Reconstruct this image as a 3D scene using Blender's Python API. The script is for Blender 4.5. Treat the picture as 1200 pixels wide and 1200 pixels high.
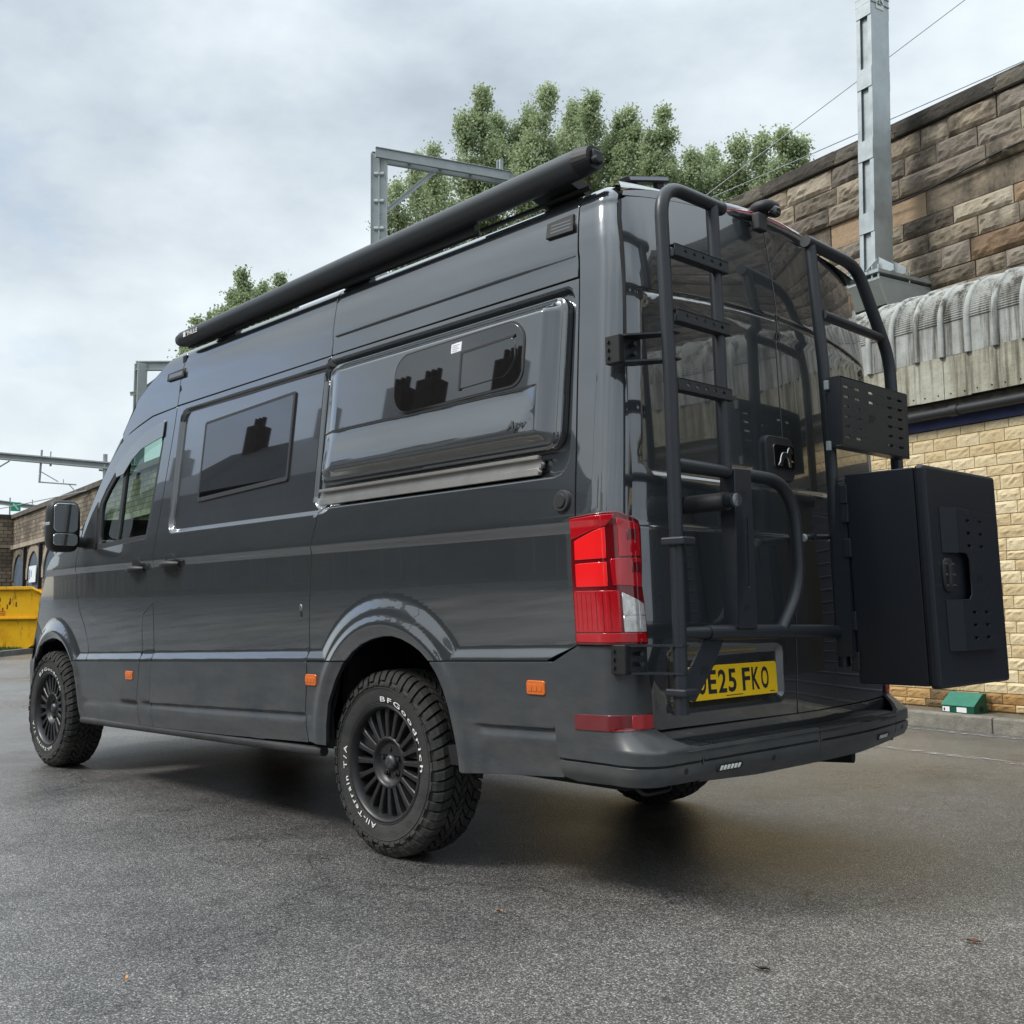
import bpy, bmesh, math, random
import numpy as np
from mathutils import Vector, Matrix
from mathutils.geometry import delaunay_2d_cdt

for o in list(bpy.data.objects): bpy.data.objects.remove(o)
scene = bpy.context.scene
COL = scene.collection
rad = math.radians
random.seed(7); rng = np.random.default_rng(7)

# ------------------------------------------------------------------ camera
YAW, PITCH, ROLL, FPX = -0.7607, 0.0921, -0.0102, 1237.62
cam_d = bpy.data.cameras.new('camera'); cam = bpy.data.objects.new('camera', cam_d); COL.objects.link(cam)
fw = Vector((math.cos(PITCH)*math.cos(YAW), math.cos(PITCH)*math.sin(YAW), math.sin(PITCH)))
rt = Vector((math.sin(YAW), -math.cos(YAW), 0)); up = rt.cross(fw)
c_, s_ = math.cos(ROLL), math.sin(ROLL)
r2, u2 = rt*c_+up*s_, up*c_-rt*s_
cam.matrix_world = Matrix(((r2.x, u2.x, -fw.x, -3.5123), (r2.y, u2.y, -fw.y, 3.5481), (r2.z, u2.z, -fw.z, 0.9851), (0, 0, 0, 1)))
cam_d.sensor_width = 36; cam_d.lens = 36*FPX/1200; cam_d.clip_end = 2000; cam_d.clip_start = 0.05
scene.camera = cam

# ------------------------------------------------------------------ sky, sun, exposure
SUN_EL, SUN_AZ = rad(46), rad(62)           # azimuth counted from +x towards +y
world = bpy.data.worlds.new('World'); scene.world = world; world.use_nodes = True
nt = world.node_tree; nt.nodes.clear()
def N(t, **k):
    n = nt.nodes.new(t)
    for a, b in k.items(): setattr(n, a, b)
    return n
sky = N('ShaderNodeTexSky', sky_type='NISHITA'); sky.sun_disc = False
sky.sun_elevation = SUN_EL; sky.sun_rotation = math.pi/2-SUN_AZ; sky.altitude = 100; sky.air_density = 1.0; sky.dust_density = 1.5
bg1 = N('ShaderNodeBackground'); bg1.inputs[1].default_value = 0.11
nt.links.new(sky.outputs[0], bg1.inputs[0])
tc = N('ShaderNodeTexCoord'); mp = N('ShaderNodeMapping'); mp.inputs['Scale'].default_value = (1.0, 1.0, 1.9)
nt.links.new(tc.outputs['Generated'], mp.inputs[0])
n1 = N('ShaderNodeTexNoise'); n1.inputs['Scale'].default_value = 1.5; n1.inputs['Detail'].default_value = 9; n1.inputs['Roughness'].default_value = .55; n1.inputs['Distortion'].default_value = .12
nt.links.new(mp.outputs[0], n1.inputs[0])
n2 = N('ShaderNodeTexNoise'); n2.inputs['Scale'].default_value = 4.5; n2.inputs['Detail'].default_value = 10; n2.inputs['Roughness'].default_value = .55
nt.links.new(mp.outputs[0], n2.inputs[0])
# cloud cover: broken towards the far end of the line (low, +x), closed elsewhere
sep = N('ShaderNodeSeparateXYZ'); nt.links.new(tc.outputs['Generated'], sep.inputs[0])
def math_n(op, a, b, clamp=False):
    m = N('ShaderNodeMath', operation=op, use_clamp=clamp)
    for i, v in enumerate((a, b)):
        if isinstance(v, (int, float)): m.inputs[i].default_value = v
        else: nt.links.new(v, m.inputs[i])
    return m.outputs[0]
nz = math_n('MULTIPLY', math_n('ABSOLUTE', sep.outputs['Z'], 0), 1.0)
front = math_n('MULTIPLY', math_n('SUBTRACT', math_n('MAXIMUM', sep.outputs['X'], 0), .55), 0.60)
cov = math_n('ADD', math_n('SUBTRACT', n1.outputs['Fac'], front), math_n('MULTIPLY', nz, .62))
cr = N('ShaderNodeValToRGB'); cr.color_ramp.elements[0].position = .24; cr.color_ramp.elements[1].position = .45
nt.links.new(cov, cr.inputs[0])
cc = N('ShaderNodeValToRGB')
e = cc.color_ramp.elements; e[0].position = .3; e[0].position = .36; e[0].color = (.36, .415, .475, 1); e[1].position = .60; e[1].color = (.66, .725, .76, 1)
mixn = math_n('ADD', math_n('MULTIPLY', n1.outputs['Fac'], .6), math_n('MULTIPLY', n2.outputs['Fac'], .4))
nt.links.new(mixn, cc.inputs[0])
bg2 = N('ShaderNodeBackground')
# cloud brightens towards the zenith; extra added above the view lights the scene
nt.links.new(math_n('ADD', math_n('ADD', .66, math_n('MULTIPLY', math_n('MAXIMUM', sep.outputs['Z'], 0), .22)), math_n('MULTIPLY', math_n('MAXIMUM', math_n('SUBTRACT', sep.outputs['Z'], .5), 0), 2.6)), bg2.inputs[1])
nt.links.new(cc.outputs[0], bg2.inputs[0])
mx = N('ShaderNodeMixShader'); nt.links.new(cr.outputs[0], mx.inputs[0]); nt.links.new(bg1.outputs[0], mx.inputs[1]); nt.links.new(bg2.outputs[0], mx.inputs[2])
wo = N('ShaderNodeOutputWorld'); nt.links.new(mx.outputs[0], wo.inputs[0])

sd = bpy.data.lights.new('sun', 'SUN'); sd.energy = 1.5; sd.angle = rad(14); sd.color = (1, .96, .9)
sun = bpy.data.objects.new('sun', sd); COL.objects.link(sun)
sv = Vector((math.cos(SUN_EL)*math.cos(SUN_AZ), math.cos(SUN_EL)*math.sin(SUN_AZ), math.sin(SUN_EL)))
sun.rotation_euler = sv.to_track_quat('Z', 'Y').to_euler(); sun.location = (0, 0, 30)
vs = scene.view_settings
vs.view_transform = 'Standard'; vs.look = 'None'; vs.gamma = 1; vs.use_curve_mapping = False; vs.exposure = 0.93
scene.render.engine = 'CYCLES'
scene.cycles.max_bounces = 8; scene.cycles.transparent_max_bounces = 12

# ------------------------------------------------------------------ materials
MATS = {}
def mat(name, col=(.5, .5, .5), rough=.5, metal=0., coat=0., coat_r=.03, var=0., vscale=8., bump=0., bscale=60., spec=.5, trans=0., alpha=1., ior=1.45, rvar=0.):
    if name in MATS: return MATS[name]
    m = bpy.data.materials.new(name); m.use_nodes = True; t = m.node_tree; b = t.nodes['Principled BSDF']
    b.inputs['Base Color'].default_value = (*col, 1); b.inputs['Roughness'].default_value = rough; b.inputs['Metallic'].default_value = metal
    b.inputs['Coat Weight'].default_value = coat; b.inputs['Coat Roughness'].default_value = coat_r; b.inputs['Specular IOR Level'].default_value = spec
    b.inputs['Transmission Weight'].default_value = trans; b.inputs['Alpha'].default_value = alpha; b.inputs['IOR'].default_value = ior
    if var or bump or rvar:
        tcn = t.nodes.new('ShaderNodeTexCoord')
        nn = t.nodes.new('ShaderNodeTexNoise'); nn.inputs['Scale'].default_value = vscale; nn.inputs['Detail'].default_value = 8; nn.inputs['Roughness'].default_value = .65
        t.links.new(tcn.outputs['Object'], nn.inputs[0])
        if var:
            r = t.nodes.new('ShaderNodeValToRGB'); r.color_ramp.elements[0].position = .3; r.color_ramp.elements[1].position = .7
            r.color_ramp.elements[0].color = (*[c*(1-var) for c in col], 1); r.color_ramp.elements[1].color = (*[min(1, c*(1+var)) for c in col], 1)
            t.links.new(nn.outputs['Fac'], r.inputs[0]); t.links.new(r.outputs[0], b.inputs['Base Color'])
        if rvar:
            mr = t.nodes.new('ShaderNodeMapRange'); mr.inputs[1].default_value = .3; mr.inputs[2].default_value = .7; mr.inputs[3].default_value = max(0, rough-rvar); mr.inputs[4].default_value = rough+rvar
            t.links.new(nn.outputs['Fac'], mr.inputs[0]); t.links.new(mr.outputs[0], b.inputs['Roughness'])
        if bump:
            n3 = t.nodes.new('ShaderNodeTexNoise'); n3.inputs['Scale'].default_value = bscale; n3.inputs['Detail'].default_value = 6
            t.links.new(tcn.outputs['Object'], n3.inputs[0])
            bp = t.nodes.new('ShaderNodeBump'); bp.inputs['Strength'].default_value = bump; bp.inputs['Distance'].default_value = .01
            t.links.new(n3.outputs['Fac'], bp.inputs['Height']); t.links.new(bp.outputs[0], b.inputs['Normal'])
    MATS[name] = m
    return m
def BS(m): return m.node_tree.nodes['Principled BSDF']

M_paint = mat('grey_paint', (.056, .063, .070), .20, .50, 1.0, .02, var=.05, vscale=2.5)
BS(M_paint).inputs['Coat IOR'].default_value = 2.05
# road film on the lower sides: colour and gloss change slowly over the paint
M_clad = mat('satin_grey_cladding', (.036, .041, .047), .40, .0, .35, .22, var=.16, vscale=5, rvar=.08)
M_flare = mat('arch_flare_paint', (.052, .060, .064), .30, .1, .6, .10, var=.12, vscale=7)
M_plastic = mat('black_plastic', (.018, .019, .021), .55, var=.15, vscale=20, bump=.1, bscale=300)
M_dark = mat('dark_underbody_gap_shade', (.010, .010, .011), .85, var=.3, vscale=9)
M_rack = mat('powder_coated_steel', (.015, .018, .023), .42, .0, .15, .25, var=.08, vscale=30, bump=.06, bscale=900)
M_box = mat('powder_coated_aluminium', (.0065, .009, .0145), .48, 0, .1, .3, var=.06, vscale=20, bump=.05, bscale=900)
M_glass_dark = mat('tinted_glass', (.004, .004, .005), .015, 0, 0, .01, spec=1., ior=1.6)
M_rubber = mat('rubber', (.020, .020, .021), .75, var=.25, vscale=14, bump=.25, bscale=120)
M_tread = mat('tread_rubber', (.017, .017, .017), .88, var=.35, vscale=25, bump=.3, bscale=200)
M_rim = mat('black_alloy', (.019, .019, .021), .42, .3, .15, .3, var=.2, vscale=30)
M_white = mat('white_lettering', (.72, .72, .68), .6, var=.15, vscale=60)
M_black = mat('black_print', (.012, .012, .012), .5)
M_alu = mat('satin_aluminium', (.42, .40, .37), .32, .85, var=.12, vscale=12)
def dust(m, amt, z0, z1, col=(.13, .12, .105)):
    '''dried road film: a paler, duller layer in streaks, thickest low on the vehicle'''
    t = m.node_tree; b = BS(m); L = t.links.new; geo = t.nodes.new('ShaderNodeNewGeometry'); mp_ = t.nodes.new('ShaderNodeMapping'); mp_.inputs['Scale'].default_value = (1.6, 1.6, 5.)
    L(geo.outputs['Position'], mp_.inputs['Vector']); q = t.nodes.new('ShaderNodeTexNoise'); q.inputs['Scale'].default_value = 2.4; q.inputs['Detail'].default_value = 12; q.inputs['Roughness'].default_value = .72; L(mp_.outputs[0], q.inputs['Vector'])
    sp = t.nodes.new('ShaderNodeSeparateXYZ'); L(geo.outputs['Position'], sp.inputs[0]); mr = t.nodes.new('ShaderNodeMapRange'); mr.inputs[1].default_value = z0; mr.inputs[2].default_value = z1; mr.inputs[3].default_value = 1; mr.inputs[4].default_value = .12; L(sp.outputs['Z'], mr.inputs[0])
    r = t.nodes.new('ShaderNodeMapRange'); r.inputs[1].default_value = .38; r.inputs[2].default_value = .72; r.inputs[3].default_value = 0; r.inputs[4].default_value = amt; L(q.outputs['Fac'], r.inputs[0])
    mu = t.nodes.new('ShaderNodeMath'); mu.operation = 'MULTIPLY'; L(mr.outputs[0], mu.inputs[0]); L(r.outputs[0], mu.inputs[1])
    mx_ = t.nodes.new('ShaderNodeMix'); mx_.data_type = 'RGBA'; L(mu.outputs[0], mx_.inputs[0])
    src = b.inputs['Base Color'].links[0].from_socket if b.inputs['Base Color'].links else None
    if src: L(src, mx_.inputs[6])
    else: mx_.inputs[6].default_value = b.inputs['Base Color'].default_value
    mx_.inputs[7].default_value = (*col, 1); L(mx_.outputs[2], b.inputs['Base Color'])
    cw = t.nodes.new('ShaderNodeMath'); cw.operation = 'MULTIPLY_ADD'; L(mu.outputs[0], cw.inputs[0]); cw.inputs[1].default_value = -1.6*b.inputs['Coat Weight'].default_value; cw.inputs[2].default_value = b.inputs['Coat Weight'].default_value; cw.use_clamp = True; L(cw.outputs[0], b.inputs['Coat Weight'])
dust(M_clad, .50, .40, .95); dust(M_flare, .4, .5, 1.1); dust(M_paint, .22, .7, 1.6); dust(M_rubber, .55, 0, 1.2, (.085, .08, .072)); dust(M_tread, .7, 0, 1.2, (.10, .093, .082)); dust(M_rim, .35, 0, 1., (.09, .08, .07)); dust(M_plastic, .3, .4, 1.5)
M_chrome = mat('zinc_bolt', (.5, .5, .5), .25, 1.0)
M_amber = mat('amber_lens', (.62, .13, .01), .22, 0, .6, .05)
M_yellow = mat('yellow_plate', (.84, .53, .01), .35, 0, .4, .05)
M_red = mat('red_lens', (.42, .004, .010), .12, 0, 1, .02)
M_redlit = mat('bright_red_lens', (.88, .012, .014), .22, 0, 1, .02)
M_reddark = mat('dark_red_lens', (.13, .002, .005), .10, 0, 1, .02)
M_clearlens = mat('clear_lens', (.62, .60, .58), .10, .4, 1, .02, var=.3, vscale=60)
M_galv = mat('galvanised_steel', (.40, .44, .45), .48, .55, var=.16, vscale=5, rvar=.1)
M_galv_far = mat('weathered_galvanised_steel', (.33, .36, .36), .6, .3, var=.12, vscale=3)

# ------------------------------------------------------------------ mesh helpers
def link(name, me, m=None, parent=None, label=None, kind=None, loc=None):
    o = bpy.data.objects.new(name, me); COL.objects.link(o)
    if m is not None:
        if isinstance(m, (list, tuple)):
            for q in m: me.materials.append(q)
        else: me.materials.append(m)
    if parent is not None: o.parent = parent
    if label: o['label'] = label
    if kind: o['kind'] = kind
    if loc is not None: o.location = loc
    return o
def tag(o, label, cat, group=None):
    o['label'] = label; o['category'] = cat
    if group: o['group'] = group
    return o
def empty(name, loc=(0, 0, 0), rz=0):
    o = bpy.data.objects.new(name, None); COL.objects.link(o); o.location = loc; o.rotation_euler = (0, 0, rz); o.empty_display_size = .2
    return o
def pymesh(name, V, F, smooth=False, mi=None):
    me = bpy.data.meshes.new(name); me.from_pydata([tuple(v) for v in V], [], [tuple(f) for f in F])
    if smooth: me.polygons.foreach_set('use_smooth', [True]*len(me.polygons))
    if mi is not None: me.polygons.foreach_set('material_index', mi)
    me.update(); return me
class MB:
    """collects shapes into one mesh"""
    def __init__(s): s.V = []; s.F = []; s.sm = []; s.mi = []
    def add(s, V, F, smooth=False, mi=0):
        b = len(s.V); s.V += [tuple(v) for v in V]; s.F += [tuple(i+b for i in f) for f in F]; s.sm += [smooth]*len(F); s.mi += [mi]*len(F)
        return s
    def box(s, x0, x1, y0, y1, z0, z1, bev=0., mi=0, M=None):
        if bev <= 0:
            V = [(x, y, z) for x in (x0, x1) for y in (y0, y1) for z in (z0, z1)]
            F = [(0, 1, 3, 2), (4, 6, 7, 5), (0, 4, 5, 1), (2, 3, 7, 6), (0, 2, 6, 4), (1, 5, 7, 3)]
        else:
            bm = bmesh.new(); bmesh.ops.create_cube(bm, size=1)
            for v in bm.verts: v.co = Vector(((x0+x1)/2+v.co.x*(x1-x0), (y0+y1)/2+v.co.y*(y1-y0), (z0+z1)/2+v.co.z*(z1-z0)))
            bmesh.ops.bevel(bm, geom=bm.edges[:], offset=bev, segments=2, profile=.5, affect='EDGES')
            bm.verts.ensure_lookup_table()
            V = [v.co.copy() for v in bm.verts]; F = [[v.index for v in f.verts] for f in bm.faces]; bm.free()
        if M is not None: V = [M @ Vector(v) for v in V]
        return s.add(V, F, False, mi)
    def tube(s, pts, r, n=12, cap=True, mi=0, radii=None):
        P = [Vector(p) for p in pts]; V = []; F = []
        T = []
        for i in range(len(P)):
            a = P[max(0, i-1)]; b = P[min(len(P)-1, i+1)]; T.append((b-a).normalized())
        u = T[0].orthogonal().normalized()
        for i, p in enumerate(P):
            u = (u-T[i]*u.dot(T[i])).normalized(); w = T[i].cross(u)
            rr = radii[i] if radii else r
            for k in range(n):
                a = 2*math.pi*k/n; V.append(p+(u*math.cos(a)+w*math.sin(a))*rr)
        for i in range(len(P)-1):
            for k in range(n): F.append((i*n+k, i*n+(k+1) % n, (i+1)*n+(k+1) % n, (i+1)*n+k))
        s.add(V, F, True, mi)
        if cap:
            s.add([V[k] for k in range(n)], [tuple(reversed(range(n)))], False, mi)
            s.add([V[(len(P)-1)*n+k] for k in range(n)], [tuple(range(n))], False, mi)
        return s
    def prism(s, poly, f0, f1, mi=0):
        """poly: 2d outline, f0/f1 map (u,v) to 3d for the two sides"""
        n = len(poly); A = [f0(*p) for p in poly]; B = [f1(*p) for p in poly]
        F = [tuple(range(n)), tuple(reversed(range(n, 2*n)))]+[(i, n+i, n+(i+1) % n, (i+1) % n) for i in range(n)]
        return s.add(A+B, F, False, mi)
    def revolve(s, prof, c, axis='y', n=48, smooth=True, mi=0):
        V = []; F = []; m = len(prof)
        for k in range(n):
            a = 2*math.pi*k/n
            for (r, h) in prof: V.append((c[0]+r*math.cos(a), c[1]+h, c[2]+r*math.sin(a)))
        for k in range(n):
            for i in range(m-1): F.append((k*m+i, k*m+i+1, ((k+1) % n)*m+i+1, ((k+1) % n)*m+i))
        return s.add(V, F, smooth, mi)
    def build(s, name, m, parent=None, **k):
        me = pymesh(name, s.V, s.F, mi=s.mi); me.polygons.foreach_set('use_smooth', s.sm)
        bm = bmesh.new(); bm.from_mesh(me); bmesh.ops.recalc_face_normals(bm, faces=bm.faces); bm.to_mesh(me); bm.free()
        return link(name, me, m, parent, **k)
def fillet(pts, r, seg=8):
    """round the inner corners of a 3d polyline"""
    P = [Vector(p) for p in pts]; out = [P[0]]
    for i in range(1, len(P)-1):
        if (P[i-1]-P[i]).angle(P[i+1]-P[i]) > rad(174): out.append(P[i]); continue
        ri = r[i-1] if isinstance(r, (list, tuple)) else r
        a = (P[i-1]-P[i]); b = (P[i+1]-P[i]); t = min(ri/math.tan(max(.05, a.angle(b)/2)), a.length*.49, b.length*.49)
        A = P[i]+a.normalized()*t; B = P[i]+b.normalized()*t
        for k in range(seg+1):
            q = k/seg; out.append(A*(1-q)**2+P[i]*2*q*(1-q)+B*q**2)
    out.append(P[-1]); return [p for i, p in enumerate(out) if i == 0 or (p-out[i-1]).length > 1e-4]
def rrect(x0, x1, y0, y1, r, seg=6):
    o = []
    rs = r if isinstance(r, (list, tuple)) else [r]*4     # corners: x1y1, x0y1, x0y0, x1y0
    for (cx, cy, a0, q) in ((x1, y1, 0, rs[0]), (x0, y1, 90, rs[1]), (x0, y0, 180, rs[2]), (x1, y0, 270, rs[3])):
        sx = -1 if cx == x1 else 1; sy = -1 if cy == y1 else 1
        for k in range(seg+1):
            a = rad(a0+90*k/seg); o.append((cx+sx*q+q*math.cos(a), cy+sy*q+q*math.sin(a)))
    return o
def circle(cx, cy, r, n=16, ry=None): return [(cx+r*math.cos(2*math.pi*k/n), cy+(ry or r)*math.sin(2*math.pi*k/n)) for k in range(n)]
def inside(px, py, poly):
    P = np.asarray(poly); x1, y1 = P[:, 0], P[:, 1]; x2, y2 = np.roll(x1, -1), np.roll(y1, -1); c = np.zeros(len(px), bool)
    for a, b, d, e in zip(x1, y1, x2, y2):
        if b == e: continue
        m = ((b > py) != (e > py)) & (px < (d-a)*(py-b)/(e-b)+a); c ^= m
    return c
def segdist(px, py, poly):
    P = np.asarray(poly); Q = np.roll(P, -1, 0); D = np.full(len(px), 1e9)
    for (a, b), (c, d) in zip(P, Q):
        vx, vy = c-a, d-b; L = vx*vx+vy*vy+1e-12; t = np.clip(((px-a)*vx+(py-b)*vy)/L, 0, 1)
        D = np.minimum(D, (px-a-t*vx)**2+(py-b-t*vy)**2)
    return np.sqrt(D)
def dens(poly, sp):
    out = []
    for i, (a, b) in enumerate(poly):
        c, d = poly[(i+1) % len(poly)]; n = max(1, int(math.ceil(math.hypot(c-a, d-b)/sp)))
        for k in range(n): out.append((a+(c-a)*k/n, b+(d-b)*k/n))
    return out
def panel(name, outline, mapf, m, parent=None, off=0., holes=(), sp=.03, rim=.016, ss=(), vv=(), label=None, bevel=.0018, smooth_n=True, kind=None, grid=True, dark_rim=False):
    """a sheet cut to an outline (with holes) in the (s,v) chart of a surface mapf(s,v,off), with rolled and folded-in edges"""
    loops = [dens(outline, sp)]+[dens(h, sp) for h in holes]
    O = np.array(loops[0])
    gs = np.arange(O[:, 0].min()+sp/2, O[:, 0].max(), sp); gv = np.arange(O[:, 1].min()+sp/2, O[:, 1].max(), sp)
    if len(ss): gs = np.unique(np.concatenate([gs, [q for q in ss if O[:, 0].min() < q < O[:, 0].max()]]))
    if len(vv): gv = np.unique(np.concatenate([gv, [q for q in vv if O[:, 1].min() < q < O[:, 1].max()]]))
    pts = [p for l in loops for p in l]; edges = []; b = 0
    for l in loops: edges += [(b+i, b+(i+1) % len(l)) for i in range(len(l))]; b += len(l)
    if grid:
        G = np.array(np.meshgrid(gs, gv)).reshape(2, -1).T
        k = inside(G[:, 0], G[:, 1], outline); k &= segdist(G[:, 0], G[:, 1], outline) > sp*.25
        for h in holes: k &= ~inside(G[:, 0], G[:, 1], h); k &= segdist(G[:, 0], G[:, 1], h) > sp*.25
        pts += [tuple(p) for p in G[k]]
    r = delaunay_2d_cdt([Vector(p) for p in pts], edges, [], 0, 1e-6)
    V2 = np.array([tuple(v) for v in r[0]]); T = np.array([tuple(f) for f in r[2]])
    cen = V2[T].mean(1); k = inside(cen[:, 0], cen[:, 1], outline)
    for h in holes: k &= ~inside(cen[:, 0], cen[:, 1], h)
    dark = []; T = T[k]; s, v = V2[:, 0], V2[:, 1]; P = mapf(s, v, off); e = 1e-3
    n = np.cross(mapf(s+e, v, off)-mapf(s-e, v, off), mapf(s, v+e, off)-mapf(s, v-e, off)); n /= np.linalg.norm(n, axis=1)[:, None]+1e-12
    up_ = mapf(s, v, off+e)-P; sg = np.sign((n*up_).sum(1)); sg[sg == 0] = 1; n *= sg[:, None]
    fn = np.cross(P[T[:, 1]]-P[T[:, 0]], P[T[:, 2]]-P[T[:, 0]]); flip = (fn*n[T[:, 0]]).sum(1) < 0; T[flip] = T[flip][:, ::-1]
    Vs = [tuple(p) for p in P]; Fs = [tuple(int(i) for i in t) for t in T]; nt_ = len(Fs); sm = [True]*nt_
    ln = [tuple(n[i]) for t in Fs for i in t]
    if rim > 0:
        for li, l in enumerate(loops):
            L = np.array(l); A = mapf(L[:, 0], L[:, 1], off); B = mapf(L[:, 0], L[:, 1], off-rim); b = len(Vs); q = len(l)
            nx = np.roll(L, -1, 0)-np.roll(L, 1, 0); area = np.sum(L[:, 0]*np.roll(L[:, 1], -1)-np.roll(L[:, 0], -1)*L[:, 1])
            o2 = np.stack([nx[:, 1], -nx[:, 0]], 1)*np.sign(area)*(1 if li == 0 else -1); o2 /= np.linalg.norm(o2, axis=1)[:, None]+1e-9
            L2 = L+o2*bevel; A2 = mapf(L2[:, 0], L2[:, 1], off-bevel*1.2); B = mapf(L2[:, 0], L2[:, 1], off-rim)
            nA = (mapf(L[:, 0], L[:, 1], off+e)-A)/e; outw = (mapf(L2[:, 0], L2[:, 1], off-bevel*1.2)-A); outw -= nA*(outw*nA).sum(1)[:, None]; outw /= np.linalg.norm(outw, axis=1)[:, None]+1e-9
            Vs += [tuple(p) for p in A]+[tuple(p) for p in A2]+[tuple(p) for p in B]
            for i in range(q):
                j = (i+1) % q
                for (f, nn) in (((b+i, b+j, b+q+j, b+q+i), (nA[i], nA[j], outw[j]*.8+nA[j]*.4, outw[i]*.8+nA[i]*.4)),
                                ((b+q+i, b+q+j, b+2*q+j, b+2*q+i), (outw[i]*.8+nA[i]*.4, outw[j]*.8+nA[j]*.4, outw[j], outw[i]))):
                    a0, a1, a2 = (np.array(Vs[f[0]]), np.array(Vs[f[1]]), np.array(Vs[f[2]]))
                    fnn = np.cross(a1-a0, a2-a0)
                    if np.dot(fnn, outw[i]) < 0: f = f[::-1]; nn = nn[::-1]
                    Fs.append(f); sm.append(True); ln += [tuple(x) for x in nn]
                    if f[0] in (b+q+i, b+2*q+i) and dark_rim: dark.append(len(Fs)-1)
    me = bpy.data.meshes.new(name); me.from_pydata(Vs, [], Fs); me.polygons.foreach_set('use_smooth', sm); me.update()
    if smooth_n and len(me.polygons) == len(Fs): me.normals_split_custom_set([Vector(x).normalized() if Vector(x).length > 0 else Vector((0, 0, 0)) for x in ln])
    o = link(name, me, m, parent, label=label, kind=kind)
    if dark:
        me.materials.append(M_dark)  # folded rims coloured dark so the panel gaps read as shaded
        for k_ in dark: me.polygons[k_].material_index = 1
    return o
def flat(origin, U, V_, W):
    """chart of a plane: s along U, v along V_, off along W"""
    o, u, v, w = map(np.array, (origin, U, V_, W))
    return lambda s, q, off: o+np.outer(s, u)+np.outer(q, v)+np.outer(np.ones_like(s)*off, w)
def text_geo(txt, size=1., spacing=1., thick=0.):
    cu = bpy.data.curves.new('t', 'FONT'); cu.body = txt; cu.size = size; cu.space_character = spacing; cu.offset = thick; cu.resolution_u = 3; cu.align_x = 'LEFT'
    o = bpy.data.objects.new('t', cu); COL.objects.link(o); bpy.context.view_layer.update()
    me = o.evaluated_get(bpy.context.evaluated_depsgraph_get()).to_mesh()
    V = np.array([tuple(v.co) for v in me.vertices]) if len(me.vertices) else np.zeros((0, 3)); F = [tuple(p.vertices) for p in me.polygons]
    o.evaluated_get(bpy.context.evaluated_depsgraph_get()).to_mesh_clear()
    bpy.data.objects.remove(o); bpy.data.curves.remove(cu); return V, F
def text_obj(name, txt, size, fmap, m, parent, spacing=1., thick=0., scale_x=1., label=None):
    V, F = text_geo(txt, size, spacing, thick)
    me = pymesh(name, [fmap(v[0]*scale_x, v[1]) for v in V], F); return link(name, me, m, parent, label=label)
def sst(a, b, x): t = np.clip((x-a)/(b-a), 0, 1); return t*t*(3-2*t)
def sdf_rr(s, v, x0, x1, y0, y1, r):
    """signed distance to a rounded rectangle, negative inside"""
    qx = np.abs(s-(x0+x1)/2)-(x1-x0)/2+r; qy = np.abs(v-(y0+y1)/2)-(y1-y0)/2+r
    return np.hypot(np.maximum(qx, 0), np.maximum(qy, 0))+np.minimum(np.maximum(qx, qy), 0)-r
def lump(mb, c, e, p=3.2, nu=20, nv=12, M=None, mi_=0):
    V = []; F = []
    f = lambda t: math.copysign(abs(t)**(2/p), t)
    for i in range(nv+1):
        b = -math.pi/2+math.pi*i/nv
        for j in range(nu):
            a = 2*math.pi*j/nu; v = Vector((c[0]+e[0]*f(math.cos(b))*f(math.cos(a)), c[1]+e[1]*f(math.cos(b))*f(math.sin(a)), c[2]+e[2]*f(math.sin(b)))); V.append(M @ v if M else v)
    for i in range(nv):
        for j in range(nu): F.append((i*nu+j, i*nu+(j+1) % nu, (i+1)*nu+(j+1) % nu, (i+1)*nu+j))
    mb.add(V, F, True, mi_)

def thin_glass(name, tint, refl=.04):
    m = bpy.data.materials.new(name); m.use_nodes = True; t = m.node_tree; t.nodes.clear()
    o = t.nodes.new('ShaderNodeOutputMaterial'); a = t.nodes.new('ShaderNodeBsdfTransparent'); a.inputs[0].default_value = (*tint, 1); g_ = t.nodes.new('ShaderNodeBsdfGlossy'); g_.inputs['Roughness'].default_value = .01
    f = t.nodes.new('ShaderNodeFresnel'); f.inputs[0].default_value = 1.5; mx_ = t.nodes.new('ShaderNodeMixShader'); t.links.new(f.outputs[0], mx_.inputs[0]); t.links.new(a.outputs[0], mx_.inputs[1]); t.links.new(g_.outputs[0], mx_.inputs[2]); t.links.new(mx_.outputs[0], o.inputs[0])
    return m

def thin_glass(name, tint, refl=.045):
    m = bpy.data.materials.new(name); m.use_nodes = True; t = m.node_tree; t.nodes.clear(); L = t.links.new
    o = t.nodes.new('ShaderNodeOutputMaterial'); a = t.nodes.new('ShaderNodeBsdfTransparent'); a.inputs[0].default_value = (*tint, 1); g_ = t.nodes.new('ShaderNodeBsdfGlossy'); g_.inputs['Roughness'].default_value = .01
    geo = t.nodes.new('ShaderNodeNewGeometry'); dt = t.nodes.new('ShaderNodeVectorMath'); dt.operation = 'DOT_PRODUCT'; L(geo.outputs['Normal'], dt.inputs[0]); L(geo.outputs['Incoming'], dt.inputs[1])
    def mt(op, x, y):
        n_ = t.nodes.new('ShaderNodeMath'); n_.operation = op
        for i, v in enumerate((x, y)):
            if isinstance(v, (int, float)): n_.inputs[i].default_value = v
            else: L(v, n_.inputs[i])
        return n_.outputs[0]
    f = mt('ADD', mt('MULTIPLY', mt('POWER', mt('SUBTRACT', 1, mt('ABSOLUTE', dt.outputs['Value'], 0)), 5), .95), refl)
    mx_ = t.nodes.new('ShaderNodeMixShader'); L(f, mx_.inputs[0]); L(a.outputs[0], mx_.inputs[1]); L(g_.outputs[0], mx_.inputs[2]); L(mx_.outputs[0], o.inputs[0])
    return m
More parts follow.
